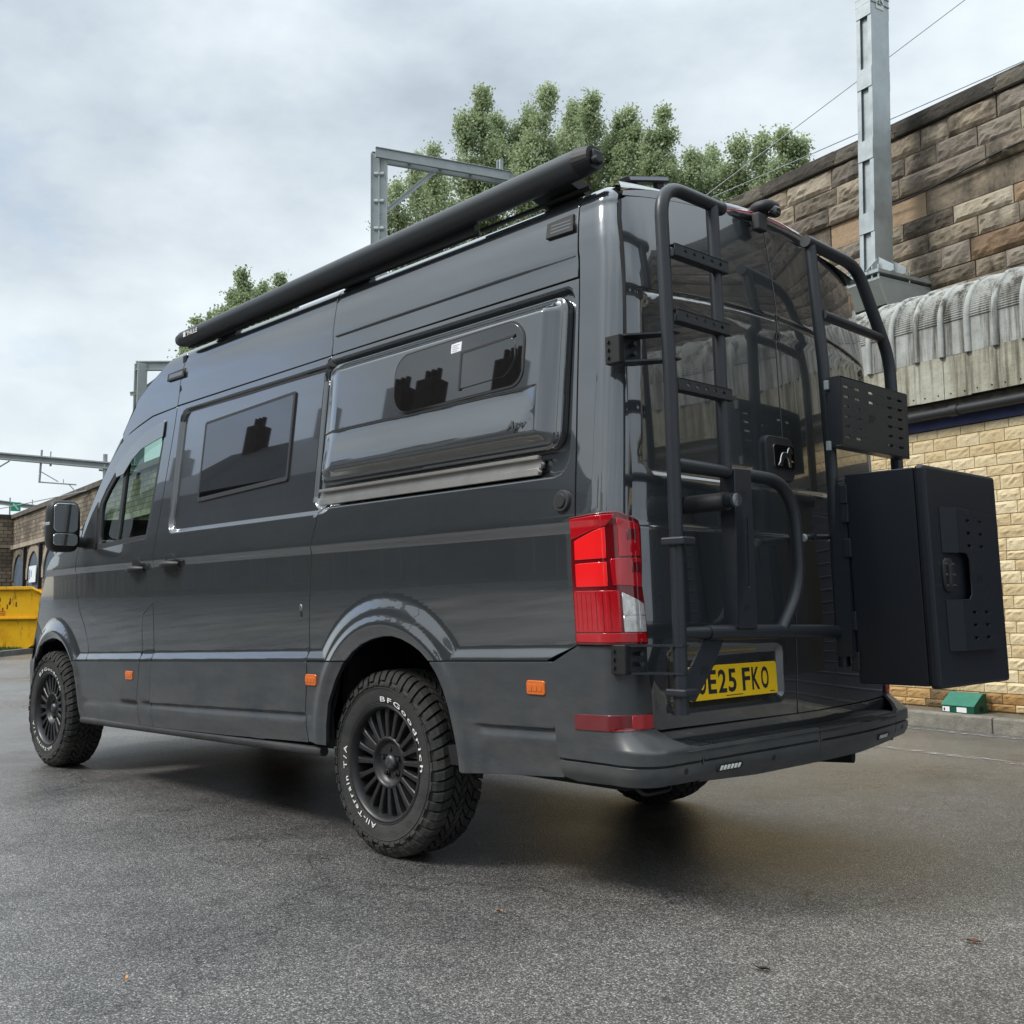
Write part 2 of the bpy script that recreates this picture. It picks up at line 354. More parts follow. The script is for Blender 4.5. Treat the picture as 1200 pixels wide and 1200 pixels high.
# ================================================================== THE VAN
van = empty('camper_van', (1.6, 0, 0))
tag(van, 'dark grey high-roof camper van with rear ladder rack and chunky all-terrain tyres', 'van')
VINV = Matrix.Translation((-1.6, 0, 0))
def vp(o):            # parent to the van, keeping world coordinates
    o.parent = van; o.matrix_parent_inverse = VINV; return o
def sub(o, p): o.parent = p; return o

_zt = np.arange(0, 2.8, .002)
_yt = np.interp(_zt, [0, .40, .78, 1.1, 1.25, 1.275, 1.40, 1.5, 2.25, 2.4, 2.6], [.97, .985, 1.0, 1.016, 1.018, 1.024, 1.012, 1.0, .925, .902, .872])
_k = np.exp(-.5*(np.arange(-15, 16)/6.)**2); _k /= _k.sum(); _yp = np.pad(_yt, 15, mode='edge'); _yt = np.convolve(_yp, _k, 'valid')
_xt = np.interp(_zt, [.5, .86, 1.66, 2.13, 2.49, 2.7], [-1.335, -1.342, -1.316, -1.298, -1.246, -1.215]); _k2 = np.exp(-.5*(np.arange(-120, 121)/45.)**2); _k2 /= _k2.sum(); _xt = np.convolve(np.pad(_xt, 120, mode='edge'), _k2, 'valid')
def xr(z): return np.interp(z, _zt, _xt)
def zs(x): return .783-.028*x
RC = .09; XA = -1.24; ZT = 2.375; RT = .085
def arch_r(s, v):
    return np.hypot(s+.09, (v-.455)), np.hypot((s-3.53)*.98, (v-.40))
def disp(s, v, pod=True):
    z = zs(s); r1, r2 = arch_r(s, v)
    step = 1-sst(z, z+.055, v)                                # cladding stands proud, chamfer on its top
    f1 = 1-sst(.525, .60, r1); f2 = 1-sst(.49, .565, r2); fl = np.maximum(f1, f2)
    d = -.010+.019*np.maximum(step, fl)
    d = d+.016*np.exp(-((r1-.475)/.035)**2)*(v > .2)+.014*np.exp(-((r2-.47)/.03)**2)
    zl = z-.225
    und = -.014*(1-sst(zl-.004, zl+.004, v))*(1-sst(0, .05, zl-v))-.012*sst(.03, .14, zl-v)
    d = d+und*(1-fl)
    d = d+.007*(1-sst(1.235, 1.265, v))*(-1)                  # waist crease
    # pressed-in window fields
    d = d-.022*sst(.010, -.010, sdf_rr(s, v, .30, 1.835, 1.418, 2.078, .06))
    d = d-.034*sst(.012, -.012, sdf_rr(s, v, -1.105, .46, 1.440, 2.092, .07))
    d = d+.004*sst(2.20, 2.215, v)*(1-sst(2.3, 2.42, v))
    # door grip hollows
    return d
def side_raw(s, v, off, right=False, dsp=True):
    s = np.asarray(s, float); v = np.asarray(v, float); off = np.zeros_like(s)+off
    if dsp: off = off+disp(s, v)
    z = np.minimum(v, ZT); phi = np.clip((v-ZT)/RT, 0, math.pi/2*.92); ext = np.maximum(v-ZT-RT*math.pi/2*.92, 0)
    Yb = np.interp(z, _zt, _yt)-.02*np.maximum(s-2, 0)**2
    lean = (xr(z)+1.335)*sst(-1.0, -1.24, s)
    a = np.maximum(XA-s, 0); th = np.minimum(a/RC, math.pi/2); ex = np.maximum(a-RC*math.pi/2, 0)
    # inset over the roof edge
    ins = RT*(1-np.cos(phi))+ext*.97; Z = z+RT*np.sin(phi)+ext*.20
    rr = RC+0*s; ou = off*np.cos(phi)
    x = np.where(s > XA, s, XA-(rr)*np.sin(th)-ou*np.sin(th)+ins*np.sin(th))+lean
    y = Yb-rr*(1-np.cos(th))-ex+ou*np.cos(th)-ins*np.cos(th)
    return np.stack([x, -y if right else y, Z+off*np.sin(phi)], 1)
def SL(s, v, off): return side_raw(s, v, off)
def SR(s, v, off):
    P = side_raw(s, v, off, True); P[:, 0] += .11*sst(-.6, -1.24, np.asarray(s)); return P
def SN(s, v, off): return side_raw(s, v, off, dsp=False)
def poly_shift(P, dx, dz): return [(a+dx, b+dz) for a, b in P]
g = .0035
ARCH_IN = [(.335, .42), (.332, .50), (.312, .60), (.255, .698), (.200, .765), (.123, .82), (.055, .853), (-.019, .874), (-.09, .885), (-.153, .887), (-.215, .876), (-.276, .856), (-.330, .832), (-.376, .799), (-.42, .752), (-.453, .696), (-.482, .62), (-.502, .55), (-.522, .48), (-.542, .402)]
ARCH_F = [(3.94, .40), (3.935, .50), (3.925, .60), (3.89, .69), (3.80, .772), (3.72, .803), (3.631, .822), (3.54, .832), (3.452, .829), (3.38, .816), (3.309, .795), (3.212, .740), (3.17, .70), (3.137, .654), (3.11, .60), (3.084, .535), (3.05, .42), (3.034, .361)]
def above(P, f=0.): return [p for p in P if p[1] > zs(p[0])+f]
def below(P, f=0.): return [p for p in P if p[1] < zs(p[0])-f]
def cutx(P, f):   # points of the arch line where it meets the cladding seam (+f)
    out = []
    for (a, b), (c, d) in zip(P, P[1:]):
        u, w = b-zs(a)-f, d-zs(c)-f
        if u*w < 0: t = u/(u-w); out.append((a+(c-a)*t, b+(d-b)*t))
    return out
VV = [q for c in (1.245, 1.265, 2.20, 2.215) for q in (c,)]
seam = lambda x, d: (x, zs(x)+d)
body = []
def P(name, outline, **k):
    m = k.pop('m', M_paint); f = k.pop('f', SL)
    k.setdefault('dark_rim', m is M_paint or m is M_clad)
    return vp(panel(name, outline, f, m, None, **k))
# rear corner pillar
P('rear_corner_panel', [(-1.395, 1.286), (-1.158, 1.286), (-1.145, 1.7), (-1.136, 2.1), (-1.126, 2.47), (-1.30, 2.46), (-1.383, 2.42), (-1.392, 1.9)], sp=.02)
# band over the windows
P('upper_side_panel', [(-1.120, 2.128), (.395, 2.128), (.402, 2.478), (-1.112, 2.478)], sp=.03, vv=[2.2, 2.215])
P('upper_side_panel', [(.403, 2.128), (1.893, 2.122), (1.862, 2.478), (.410, 2.478)], sp=.03, vv=[2.2, 2.215])
P('cab_roof_side', [(1.901, 2.118), (2.205, 2.108), (2.38, 2.075), (2.503, 2.045), (2.575, 1.998), (2.605, 2.040), (2.545, 2.115), (2.45, 2.215), (2.25, 2.325), (2.05, 2.42), (1.95, 2.455), (1.870, 2.478)], sp=.03)
fine = [q for q in np.arange(.70, .90, .012)]
vz = list(np.arange(.70, .87, .009))+list(np.arange(1.23, 1.28, .008))+list(np.arange(1.405, 1.46, .004))+list(np.arange(2.06, 2.11, .004))
sx = list(np.arange(-1.125, -1.09, .004))+list(np.arange(.40, .47, .01))
# rear quarter
c = cutx(ARCH_IN, g); top = above(ARCH_IN, g)
P('rear_quarter_panel', [(.396, 2.120), (.392, 1.9), (.388, 1.46), (.398, 1.36), (.430, 1.27), (.455, 1.05), (.467, .90), seam(.469, g), c[0]]+top+[c[1], seam(-1.0, g), (-1.044, .835), (-1.135, .872), (-1.150, 1.28), (-1.137, 1.7), (-1.128, 2.118)], sp=.0125, vv=vz, ss=sx)
c = cutx(ARCH_IN, -g); bot = below(ARCH_IN, g)
fr = [p for p in bot if p[0] > 0]; re = [p for p in bot if p[0] < 0]
P('lower_rear_panel', [seam(-1.030, -g), (-1.018, .66), (-1.035, .50), (-1.048, .432), (-.80, .415), (-.555, .398)]+re[::-1]+[c[1]], m=M_clad, sp=.02, vv=list(np.arange(.53, .60, .006)))
P('lower_mid_panel', fr+[c[0], seam(.467, -g), (.470, .70), (.490, .53), (.480, .425)], m=M_clad, sp=.02)
# sliding door
sd_ = P('sliding_door', [(.404, 2.120), (.400, 1.9), (.396, 1.46), (.406, 1.37), (.438, 1.27), (.463, 1.05), (.475, .90), seam(.477, g), seam(1.2, g), seam(2.004, g), (2.000, 1.04), (1.966, 1.42), (1.90, 2.0), (1.893, 2.112)], sp=.024, vv=vz, ss=list(np.arange(1.82, 1.85, .004))+list(np.arange(.43, .47, .01)))
P('sliding_door_cladding', [seam(.477, -g), (.479, .70), (.498, .53), (.490, .42), (1.2, .395), (2.010, .375), (2.036, .52), seam(2.008, -g)], m=M_clad, sp=.024, vv=list(np.arange(.48, .57, .006)))
# filler flap between the doors
P('filler_flap', [seam(2.011, g), (2.007, 1.038), (2.130, .978), (2.146, .90), seam(2.150, g)], sp=.02)
P('filler_cladding', [seam(2.013, -g), (2.041, .52), (2.016, .375), (2.180, .372), (2.196, .51), seam(2.150, -g)], m=M_clad, sp=.02)
# front door with its window opening
FDW = [(2.085, 1.395), (2.052, 1.62), (2.022, 1.90), (2.012, 2.046), (2.20, 2.020), (2.326, 1.985), (2.50, 1.915), (2.626, 1.845), (2.76, 1.74), (2.83, 1.665), (2.845, 1.60), (2.80, 1.37), (2.72, 1.368)]
ca = cutx(ARCH_F, g); ta = above(ARCH_F, g)
P('front_door', [(1.974, 1.42), (2.006, 1.045), (2.136, .984), (2.154, .90), seam(2.158, g), seam(2.935, g), (2.945, .82), (3.0, .92), (3.07, 1.0), (3.115, 1.10), (3.13, 1.25), (3.10, 1.372), (3.05, 1.545), (2.93, 1.700), (2.78, 1.866), (2.63, 1.985), (2.51, 2.036), (2.38, 2.065), (2.2, 2.098), (1.901, 2.110), (1.908, 2.0)], holes=[FDW], sp=.026, vv=vz)
P('front_door_cladding', [seam(2.158, -g), (2.203, .51), (2.188, .372), (3.026, .362), (3.044, .42), (3.076, .535), (3.105, .61), (3.125, .66), cutx(ARCH_F, -g)[1]], m=M_clad, sp=.024)
# front wing
P('front_wing', [seam(2.942, g), (2.952, .82), (3.008, .915), (3.078, .995), (3.122, 1.10), (3.137, 1.25), (3.107, 1.372), (3.08, 1.50), (3.14, 1.515), (3.30, 1.47), (3.48, 1.40), (3.62, 1.345), (3.77, 1.215), (3.88, 1.07), (3.94, .937), (3.83, .852), ca[0]]+ta+[ca[1]], sp=.014)
# dark inner shell behind the gaps, left and right
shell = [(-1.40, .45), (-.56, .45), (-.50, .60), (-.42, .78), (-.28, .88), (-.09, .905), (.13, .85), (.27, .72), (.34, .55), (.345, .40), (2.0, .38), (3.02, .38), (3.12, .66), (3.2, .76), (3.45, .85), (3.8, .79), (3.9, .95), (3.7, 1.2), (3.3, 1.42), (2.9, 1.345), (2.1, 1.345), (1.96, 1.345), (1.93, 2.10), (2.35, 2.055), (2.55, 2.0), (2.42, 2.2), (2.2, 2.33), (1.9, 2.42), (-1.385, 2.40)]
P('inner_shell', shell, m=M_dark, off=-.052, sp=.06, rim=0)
# right side: same metal, seen only at a glance
for nm, ol in (('right_side_panel', [(-1.12, zs(-1)+g), (-.95, .80), (-.62, .80), (-.60, .56), (-.5, .56), (-.45, .70), (-.35, .83), (-.09, .9), (.17, .83), (.27, .70), (.335, .56), (.34, .42), (2.0, .38), (2.03, 2.11), (1.865, 2.44), (-1.16, 2.42)]),
               ('right_front_door', [(2.04, .38), (3.03, .37), (3.12, .66), (3.21, .75), (3.45, .835), (3.8, .78), (3.93, .6), (4.0, .6), (3.94, .94), (3.88, 1.07), (3.77, 1.215), (3.62, 1.345), (3.3, 1.47), (3.08, 1.56), (2.93, 1.70), (2.78, 1.855), (2.575, 2.085), (2.45, 2.215), (2.25, 2.325), (1.873, 2.44), (2.035, 2.11)])):
    P(nm, ol, f=SR, sp=.06, holes=[FDW] if 'door' in nm else ())
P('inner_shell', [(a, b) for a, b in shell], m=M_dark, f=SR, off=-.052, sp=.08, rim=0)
P('right_rear_corner_panel', [(-1.39, .60), (-1.12, .60), (-1.16, 2.42), (-1.30, 2.42), (-1.385, 2.40)], f=SR, sp=.03)

# roof shell and front end (lofts from the side edges across the width)
def loft(name, edge, cen, m, p=2.6, n=14, z_in=0.):
    V = []; F = []; w = 2*n+1
    for (xe, ye, ze), (xc, zc) in zip(edge, cen):
        for k in range(-n, n+1):
            s = k/n; q = 1-abs(s)**p; V.append((xe+(xc-xe)*q, ye*s, ze+(zc-ze)*q))
    for i in range(len(edge)-1):
        for k in range(w-1): F.append((i*w+k, i*w+k+1, (i+1)*w+k+1, (i+1)*w+k))
    me = pymesh(name, V, F, True); bm = bmesh.new(); bm.from_mesh(me); bmesh.ops.recalc_face_normals(bm, faces=bm.faces); bm.to_mesh(me); bm.free()
    return vp(link(name, me, m))
def edge_at(x, v):
    q = SL([x], [v], 0)[0]; return (q[0], q[1]+.001, q[2]+.001)
roof_e = [(-1.20, .83, 2.452)]+[edge_at(x, 2.482) for x in np.linspace(-1.12, 1.86, 24)]
roof_c = [(-1.235, 2.500)]+[(x, 2.545+.02*math.cos(x*1.1)) for x in np.linspace(-1.12, 1.86, 24)]
loft('roof', roof_e, roof_c, M_paint, p=2.2)
cab_v = [(1.868, 2.478), (2.05, 2.42), (2.25, 2.325), (2.45, 2.215), (2.545, 2.115), (2.605, 2.045)]
cab_c = [(1.9, 2.545), (2.15, 2.53), (2.42, 2.485), (2.70, 2.42), (2.85, 2.36), (2.93, 2.31)]
loft('cab_roof', [edge_at(*q) for q in cab_v], cab_c, M_paint)
ws_v = [(2.625, 2.02), (2.78, 1.872), (2.93, 1.705), (3.05, 1.55), (3.10, 1.51), (3.30, 1.45)]
ws_c = [(2.96, 2.29), (3.16, 2.09), (3.40, 1.86), (3.62, 1.64), (3.70, 1.57), (3.80, 1.50)]
M_ws = thin_glass('windscreen_glass', (.62, .74, .70))
loft('windscreen', [edge_at(*q) for q in ws_v[:4]], ws_c[:4], M_ws)
loft('scuttle', [edge_at(*q) for q in ws_v[3:]], ws_c[3:], M_plastic)
loft('bonnet', [edge_at(*q) for q in ((3.30, 1.455), (3.48, 1.40), (3.62, 1.345), (3.77, 1.215), (3.88, 1.07))], [(3.80, 1.49), (4.05, 1.40), (4.25, 1.32), (4.42, 1.20), (4.50, 1.06)], M_paint)
loft('grille', [edge_at(*q) for q in ((3.88, 1.068), (3.94, .937), (3.99, .84))], [(4.505, 1.055), (4.55, .95), (4.575, .84)], M_plastic, p=3.2)
nose = [edge_at(3.99, .838), (4.02, .918, .70), (4.045, .905, .60), (4.04, .90, .46), (4.0, .89, .36)]
loft('front_bumper', nose, [(4.58, .835), (4.61, .72), (4.625, .6), (4.61, .46), (4.55, .35)], M_clad, p=3.2)
for sg, nm in ((1, SL), (-1, SR)):   # bumper returns to the wheel arches
    P('front_bumper_end', [(3.842, .846), (3.938, .925), (4.02, .84), (4.06, .72), (4.075, .60), (4.07, .46), (4.02, .36), (3.955, .36), (3.955, .50), (3.945, .60), (3.91, .69), (3.815, .775)], m=M_clad, f=nm, sp=.03)
    x, y, z = 4.17, sg*.80, 1.0
    h = MB(); lump(h, (4.12, sg*.62, 1.00), (.20, .14, .09), 3)
    vp(h.build('headlight', M_clearlens))
A_post = []
for sg in (1, -1):
    pts = [(q[0]-.006, q[1]*sg*.985, q[2]-.006) for q in [edge_at(*w) for w in ((2.61, 2.03), (2.78, 1.872), (2.93, 1.707), (3.05, 1.552), (3.12, 1.51))]]
    vp(MB().tube(pts, .014, 8).build('windscreen_pillar', M_paint))
# floor, rear bulkhead, underbody, axles
ub = MB(); ub.box(-1.25, 3.0, -.90, .90, .40, .47); ub.box(3.0, 4.0, -.60, .60, .38, .60); ub.box(-1.2, 1.9, -.88, .88, 1.0, 1.04); ub.box(1.86, 1.90, -.90, .90, .45, 2.40)
ub.box(-.60, -.56, .55, .88, .45, 1.0); ub.box(.33, .37, .55, .88, .40, 1.0); ub.box(-.6, .37, .55, .93, .93, .97); ub.box(-.6, .37, .55, .58, .40, .97)
ub.box(-.60, -.56, -.95, -.55, .45, 1.0); ub.box(.33, .37, -.95, -.55, .40, 1.0); ub.box(-.6, .37, -.93, -.55, .93, .97)
for sg in (1, -1):
    a, b = sorted((sg*.56, sg*.86)); ub.box(3.02, 3.06, a, b, .40, .90); ub.box(3.02, 3.98, a, b, .90, .93); ub.box(3.94, 3.98, a, b, .45, .9); ub.box(3.02, 3.98, *sorted((sg*.56, sg*.6)), .40, .93)
vp(ub.build('underbody', M_dark))
ax = MB(); ax.tube([(0, -.85, .372), (0, .85, .372)], .055, 12); ax.revolve([(0, -.16), (.1, -.13), (.14, 0), (.1, .13), (0, .16)], (0, 0, .372), n=20); ax.tube([(3.64, -.85, .372), (3.64, .85, .372)], .05, 12)
ax.box(-.9, .9, .50, .58, .42, .46); ax.box(-.9, .9, -.58, -.50, .42, .46)
ax.tube(fillet([(2.0, -.3, .38), (-.6, -.3, .36), (-.9, -.45, .36), (-1.25, -.55, .37)], .1), .035, 10)
vp(ax.build('rear_axle', M_dark))
# sill tube
sill = MB(); sill.tube([(.40, .955, .385), (1.2, .955, .372), (3.02, .955, .345)], .022, 10); vp(sill.build('sill', M_plastic))
wa = MB()   # tow eye hoop under the bumper
wa.tube(fillet([(-1.20, .83, .42), (-1.24, .80, .375), (-1.24, .66, .375), (-1.2, .64, .42)], .03), .008, 8); vp(wa.build('tow_eye', M_black))

# ---- side windows
fo = rrect(.676, 1.548, 1.572, 2.008, .012)
sh = lambda P_, k: [(a, b+k*(1.1-a)) for a, b in P_]
F1 = sh(rrect(.702, 1.572, 1.575, 1.998, .012, 3), .034*0+.035)
w1 = P('side_window_frame', F1, m=M_plastic, f=SN, off=-.0235, sp=.05, rim=.02, holes=[sh(rrect(.716, 1.558, 1.594, 1.986, .008, 3), .035)])
sub(panel('window_pane', sh(rrect(.717, 1.557, 1.595, 1.985, .008, 3), .035), SN, M_glass_dark, None, off=-.0250, sp=.06, rim=.01), w1)
# rail of the sliding door
rail = MB()
def rail_prof(z0, z1, o): return [(-.968, z0), (.384, z0), (.384, z1), (-.968, z1)]
P('door_rail', [(-.968, 1.446), (.380, 1.446), (.380, 1.468), (-.968, 1.468)], m=M_alu, f=SN, off=-.004, sp=.08, rim=.02)
P('door_rail', [(-.968, 1.472), (.380, 1.472), (.380, 1.500), (-.968, 1.500)], m=M_alu, f=SN, off=-.016, sp=.08, rim=.02)
P('door_rail', [(-.968, 1.503), (.380, 1.503), (.380, 1.512), (-.968, 1.512)], m=M_alu, f=SN, off=.004, sp=.08, rim=.02)
# bed-end pod ------------------------------------------------------
def pod_h(s, v):
    d = -sdf_rr(s, v, -1.062, .386, 1.532, 2.070, .055)
    fl = .012*sst(0, .006, d)
    rear = sst(.020, .062, np.minimum(d, s+1.062+0*v)); h = sst(.012, .058, d)
    fr = sst(.014, .17, .386-s)
    h = np.minimum(h, 1)*(.35+.65*fr)
    body_ = .060*h
    # ledge line and the swelling below it
    led = sst(1.752, 1.744, v)*(-.011)+.017*sst(1.744, 1.60, v)
    return fl+body_+led*h*sst(-1.0, -.93, s)*1.0-.02*sst(1.590, 1.54, v)*h
def POD(s, v, off): return side_raw(s, v, np.asarray(off)+pod_h(np.asarray(s), np.asarray(v))-.010, dsp=False)
PW = rrect(-.925, -.198, 1.762, 1.992, [.075, .085, .055, .095], 7)
PW = [(a, b+(.030*(-.56-a)*.5)) for a, b in PW]
pod = P('window_pod', rrect(-1.062, .386, 1.532, 2.070, .055, 6), f=POD, sp=.016, dark_rim=False, rim=.03, vv=list(np.arange(1.738, 1.757, .003))+list(np.arange(1.532, 1.60, .006)), ss=list(np.arange(-1.062, -.98, .006)))
pw = sub(panel('window_pane', PW, POD, M_glass_dark, None, off=.006, sp=.03, rim=.012), pod)
PWo = [( -.56+(a+.56)*1.022, 1.877+(b-1.877)*1.07) for a, b in PW]
sub(panel('window_seal', PWo, POD, M_black, None, off=.004, sp=.03, rim=.01), pod)
slid = [(-.868, 1.826), (-.842, 1.805), (-.605, 1.797), (-.602, 1.930), (-.868, 1.940), (-.888, 1.92), (-.890, 1.86)]
sub(panel('window_slider', slid, POD, M_glass_dark, None, off=.010, sp=.03, rim=.006), pod)
frame = [(-.598, 1.792), (-.598, 1.938), (-.885, 1.950), (-.885, 1.942), (-.608, 1.930), (-.608, 1.792)]
sub(panel('window_slider_frame', frame, POD, M_black, None, off=.012, sp=.05, rim=.005), pod)
M_sticker = mat('white_sticker', (.75, .76, .78), .5)
st = sub(panel('sticker', [(-.538, 1.944), (-.594, 1.946), (-.594, 1.980), (-.538, 1.978)], POD, M_sticker, None, off=.008, sp=.05, rim=.002), pod)
M_grey_print = mat('grey_print', (.3, .32, .36), .6)
for r_ in range(4):
    z0 = 1.949+.007*r_
    sub(panel('sticker_line', [(-.545, z0), (-.545-.01*(3+r_ % 2), z0), (-.545-.01*(3+r_ % 2), z0+.0025), (-.545, z0+.0025)], POD, M_grey_print, None, off=.0086, sp=.05, rim=0), pod)
bm_ = text_obj('lettering', 'Apv', .052, lambda a, b: tuple(POD(np.array([-.872-a-.25*b]), np.array([1.604+b*.9+.00*a]), .004)[0]), M_black, None, thick=.0003, scale_x=1.05)
sub(bm_, pod)
# lamps, caps and small things on the side ---------------------------
def side_box(name, x0, x1, z0, z1, m, h=.012, f=SN, r=.006, off=0, **k): return P(name, rrect(x0, x1, z0, z1, r, 3), m=m, f=f, off=off+h, rim=h+.012, sp=.03, bevel=.003, **k)
for (x0, x1, z0, z1) in ((-.986, -.905, .697, .745), (.398, .474, .668, .714), (2.245, 2.327, .614, .668)):
    zc = (z0+z1)/2; z0, z1 = zc-.021, zc+.021
    b_ = side_box('side_marker', x0, x1, z0, z1, M_amber, .007, f=SL)
    for k in range(3):
        xa = x0+.008+k*.024; sub(panel('lens_rib', [(xa, z0+.01), (xa+.018, z0+.01), (xa+.018, z1-.01), (xa, z1-.01)], SL, M_amber, None, off=.0095, sp=.05, rim=.004), b_)
cap = P('side_socket', circle(-1.092, 1.344, .034, 24), m=M_plastic, f=SL, off=.012, rim=.02, sp=.03, bevel=.004)
sub(panel('socket_lid', circle(-1.092, 1.344, .022, 20), SL, M_black, None, off=.018, sp=.03, rim=.01, bevel=.003), cap)
# awning lamps
M_lens2 = mat('smoked_lens', (.10, .105, .11), .2, 0, .5, .05)
def awlamp(x0, x1, z0, z1):
    b_ = P('awning_light', [(x0, z0), (x1, z0+.004), (x1+.0, z1), (x0+.012, z1+.003)], m=M_black, f=SN, off=.007, rim=.04, sp=.06, bevel=.003)
    for k in range(3):
        zz = z0+.012+k*(z1-z0-.02)/3
        sub(panel('lens_strip', [(x0+.018, zz), (x1-.022, zz+.002), (x1-.022, zz+.008), (x0+.018, zz+.006)], SN, M_lens2, None, off=.0085, sp=.06, rim=.004), b_)
awlamp(-1.100, -.945, 2.300, 2.358); awlamp(1.835, 2.035, 2.275, 2.318)
# key switch
P('key_slot', circle(.532, 1.003, .010, 12, .014), m=M_chrome, f=SL, off=.004, rim=.01, sp=.02, bevel=.001)
P('key_slot', circle(.529, .975, .007, 10, .014), m=M_black, f=SL, off=.002, rim=.01, sp=.02, bevel=.001)
# door handles
def handle(xc, zc, L):
    cup = P('handle_cup', circle(xc, zc+.008, .062, 22, .050), m=M_black, f=SL, off=.001, rim=.01, sp=.05, bevel=.001)
    mb = MB(); n = 12; pts = []
    for k in range(n+1):
        t = k/n; x = xc-L/2+L*t; y = side_raw([x], [zc], 0)[0][1]+.012+.026*math.sin(math.pi*t); pts.append((x, y, zc-.004))
    mb.tube(pts, .017, 10, radii=[.010+.010*math.sin(math.pi*k/n)**.5 for k in range(n+1)]); o = mb.build('handle', M_black); o.parent = cup
handle(1.775, 1.243, .205); handle(2.195, 1.232, .200)
# front door glass, frame, deflector, divider
P('window_rubber', FDW, m=M_plastic, f=SL, off=-.003, sp=.06, rim=.02, holes=[[(a, b) for a, b in [(2.112, 1.418), (2.075, 1.70), (2.045, 1.93), (2.062, 1.985), (2.20, 1.975), (2.32, 1.945), (2.49, 1.88), (2.61, 1.812), (2.725, 1.72), (2.795, 1.645), (2.80, 1.60), (2.765, 1.400)]]])
M_cabglass = thin_glass('green_tinted_glass', (.66, .86, .78))
P('door_glass', FDW, m=M_cabglass, f=SL, off=-.014, sp=.06, rim=.0)
P('glass_divider', [(2.485, 1.39), (2.520, 1.39), (2.525, 1.88), (2.490, 1.90)], m=M_plastic, f=SL, off=-.004, rim=.02, sp=.05)
M_defl = mat('smoked_deflector', (.10, .11, .12), .06, 0, 1, .02)
P('wind_deflector', [(2.020, 1.962), (2.020, 2.050), (2.20, 2.028), (2.335, 1.992), (2.51, 1.918), (2.64, 1.845), (2.60, 1.79), (2.50, 1.80), (2.40, 1.875), (2.28, 1.925)], m=M_defl, f=SL, off=.010, rim=.004, sp=.04)
P('door_glass', FDW, m=M_cabglass, f=SR, off=-.014, sp=.08, rim=.0)
P('mirror_base', [(2.80, 1.375), (3.04, 1.385), (3.03, 1.47), (2.93, 1.60), (2.86, 1.66)], m=M_black, f=SL, off=.006, rim=.02, sp=.05)
# mirror
mi = MB()
for sg in (1, -1):
    m_ = MB(); lump(m_, (2.985, sg*1.125, 1.515), (.06, .095, .158), 4.2); m_.tube([(2.98, sg*.98, 1.42), (2.99, sg*1.10, 1.43)], .035, 10)
    hm = vp(m_.build('door_mirror', M_black))
    g1 = flat((2.923, sg*1.127, 1.522), (0, 1, 0), (0, 0, 1), (-1, 0, 0))
    M_mirror = mat('mirror_glass', (.75, .78, .8), .01, 1.)
    o = panel('mirror_glass', rrect(-.070, .070, -.045, .125, .03, 4), g1, M_mirror, None, sp=.2, rim=.006); o.parent = hm
    o = panel('mirror_glass', rrect(-.070, .070, -.125, -.057, .02, 4), g1, M_mirror, None, sp=.2, rim=.006); o.parent = hm
    o = MB().box(2.945, 3.05, *sorted((sg*1.17, sg*1.222)), 1.515, 1.535, .004).build('indicator', M_clearlens); o.parent = hm
# cab interior
M_seat = mat('seat_fabric', (.03, .03, .035), .9, var=.2, vscale=40)
for y in (.48, -.48):
    s_ = MB(); lump(s_, (2.35, y, .98), (.26, .25, .09)); lump(s_, (2.12, y, 1.32), (.09, .25, .36)); lump(s_, (2.12, y, 1.72), (.06, .13, .10)); vp(s_.build('seat', M_seat))
d_ = MB(); lump(d_, (3.20, 0, 1.22), (.34, .88, .20)); vp(d_.build('dashboard', M_plastic))
s_ = MB(); R_ = [(2.86+.19*math.cos(t)*.42, -.48+.19*math.sin(t), 1.33+.19*math.cos(t)*.9) for t in np.linspace(0, 2*math.pi, 25)]; s_.tube(R_, .014, 8, cap=False); s_.tube([(2.86, -.48, 1.33), (3.05, -.48, 1.22)], .03); vp(s_.build('steering_wheel', M_plastic))
vp(MB().box(1.92, 3.3, -.86, .86, .80, .86).build('cab_floor', M_dark))
# ---------------------------------------------------------------- rear end
def xo(y): return .11*(np.clip(-np.asarray(y, float), 0, 1.1)/.93)**2
def rdisp(y, z):
    a = np.abs(y); d = -.012*sst(.010, -.010, sdf_rr(a, z, -.5, .865-.06*(z-1.43), 1.432, 2.040, .06))
    zl = 2.105-.05*(a/.8)**2
    d = d+(-.006*np.exp(-((z-zl)/.007)**2)+.004*sst(zl-.01, zl+.01, z))*(1-sst(.76, .86, a))
    d = d-.006*sst(1.245, 1.262, z)*(1-sst(1.30, 1.42, z))-.005*(1-sst(.925, .94, z))
    d = d-.016*sst(.020, -.020, sdf_rr(y+.35*(z-.74)*0, z, .105, .765, .655, .838, .02))
    return d-.018*sst(.80, .93, a)**2
def RD(y, z, off, dsp=True):
    y = np.asarray(y, float); z = np.asarray(z, float); d = np.zeros_like(y)+off+(rdisp(y, z) if dsp else 0)
    return np.stack([xr(z)+xo(y)-d, y, z], 1)
def RF(y, z, off): return RD(y, z, off, False)
def SR(s, v, off):
    P_ = side_raw(s, v, off, True); P_[:, 0] += xo(P_[:, 1])*sst(-.2, -1.24, np.asarray(s)); return P_
topz = lambda y: 2.486-.105*(abs(y)/.87)**2
ys = np.linspace(.0045, .85, 14)
ldoor = [(y, topz(y)) for y in ys]+[(.872, 2.372), (.883, 2.30), (.905, 1.85), (.918, 1.45), (.918, 1.25), (.902, .95), (.896, .875), (.868, .78), (.862, .594), (.0045, .588)]
dv = list(np.arange(2.05, 2.12, .006))+list(np.arange(1.42, 1.45, .004))+list(np.arange(1.24, 1.265, .005))+list(np.arange(.63, .67, .004))+list(np.arange(.82, .85, .004))
ds = list(np.arange(.07, .12, .005))+list(np.arange(.80, .87, .005))+list(np.arange(.72, .76, .004))
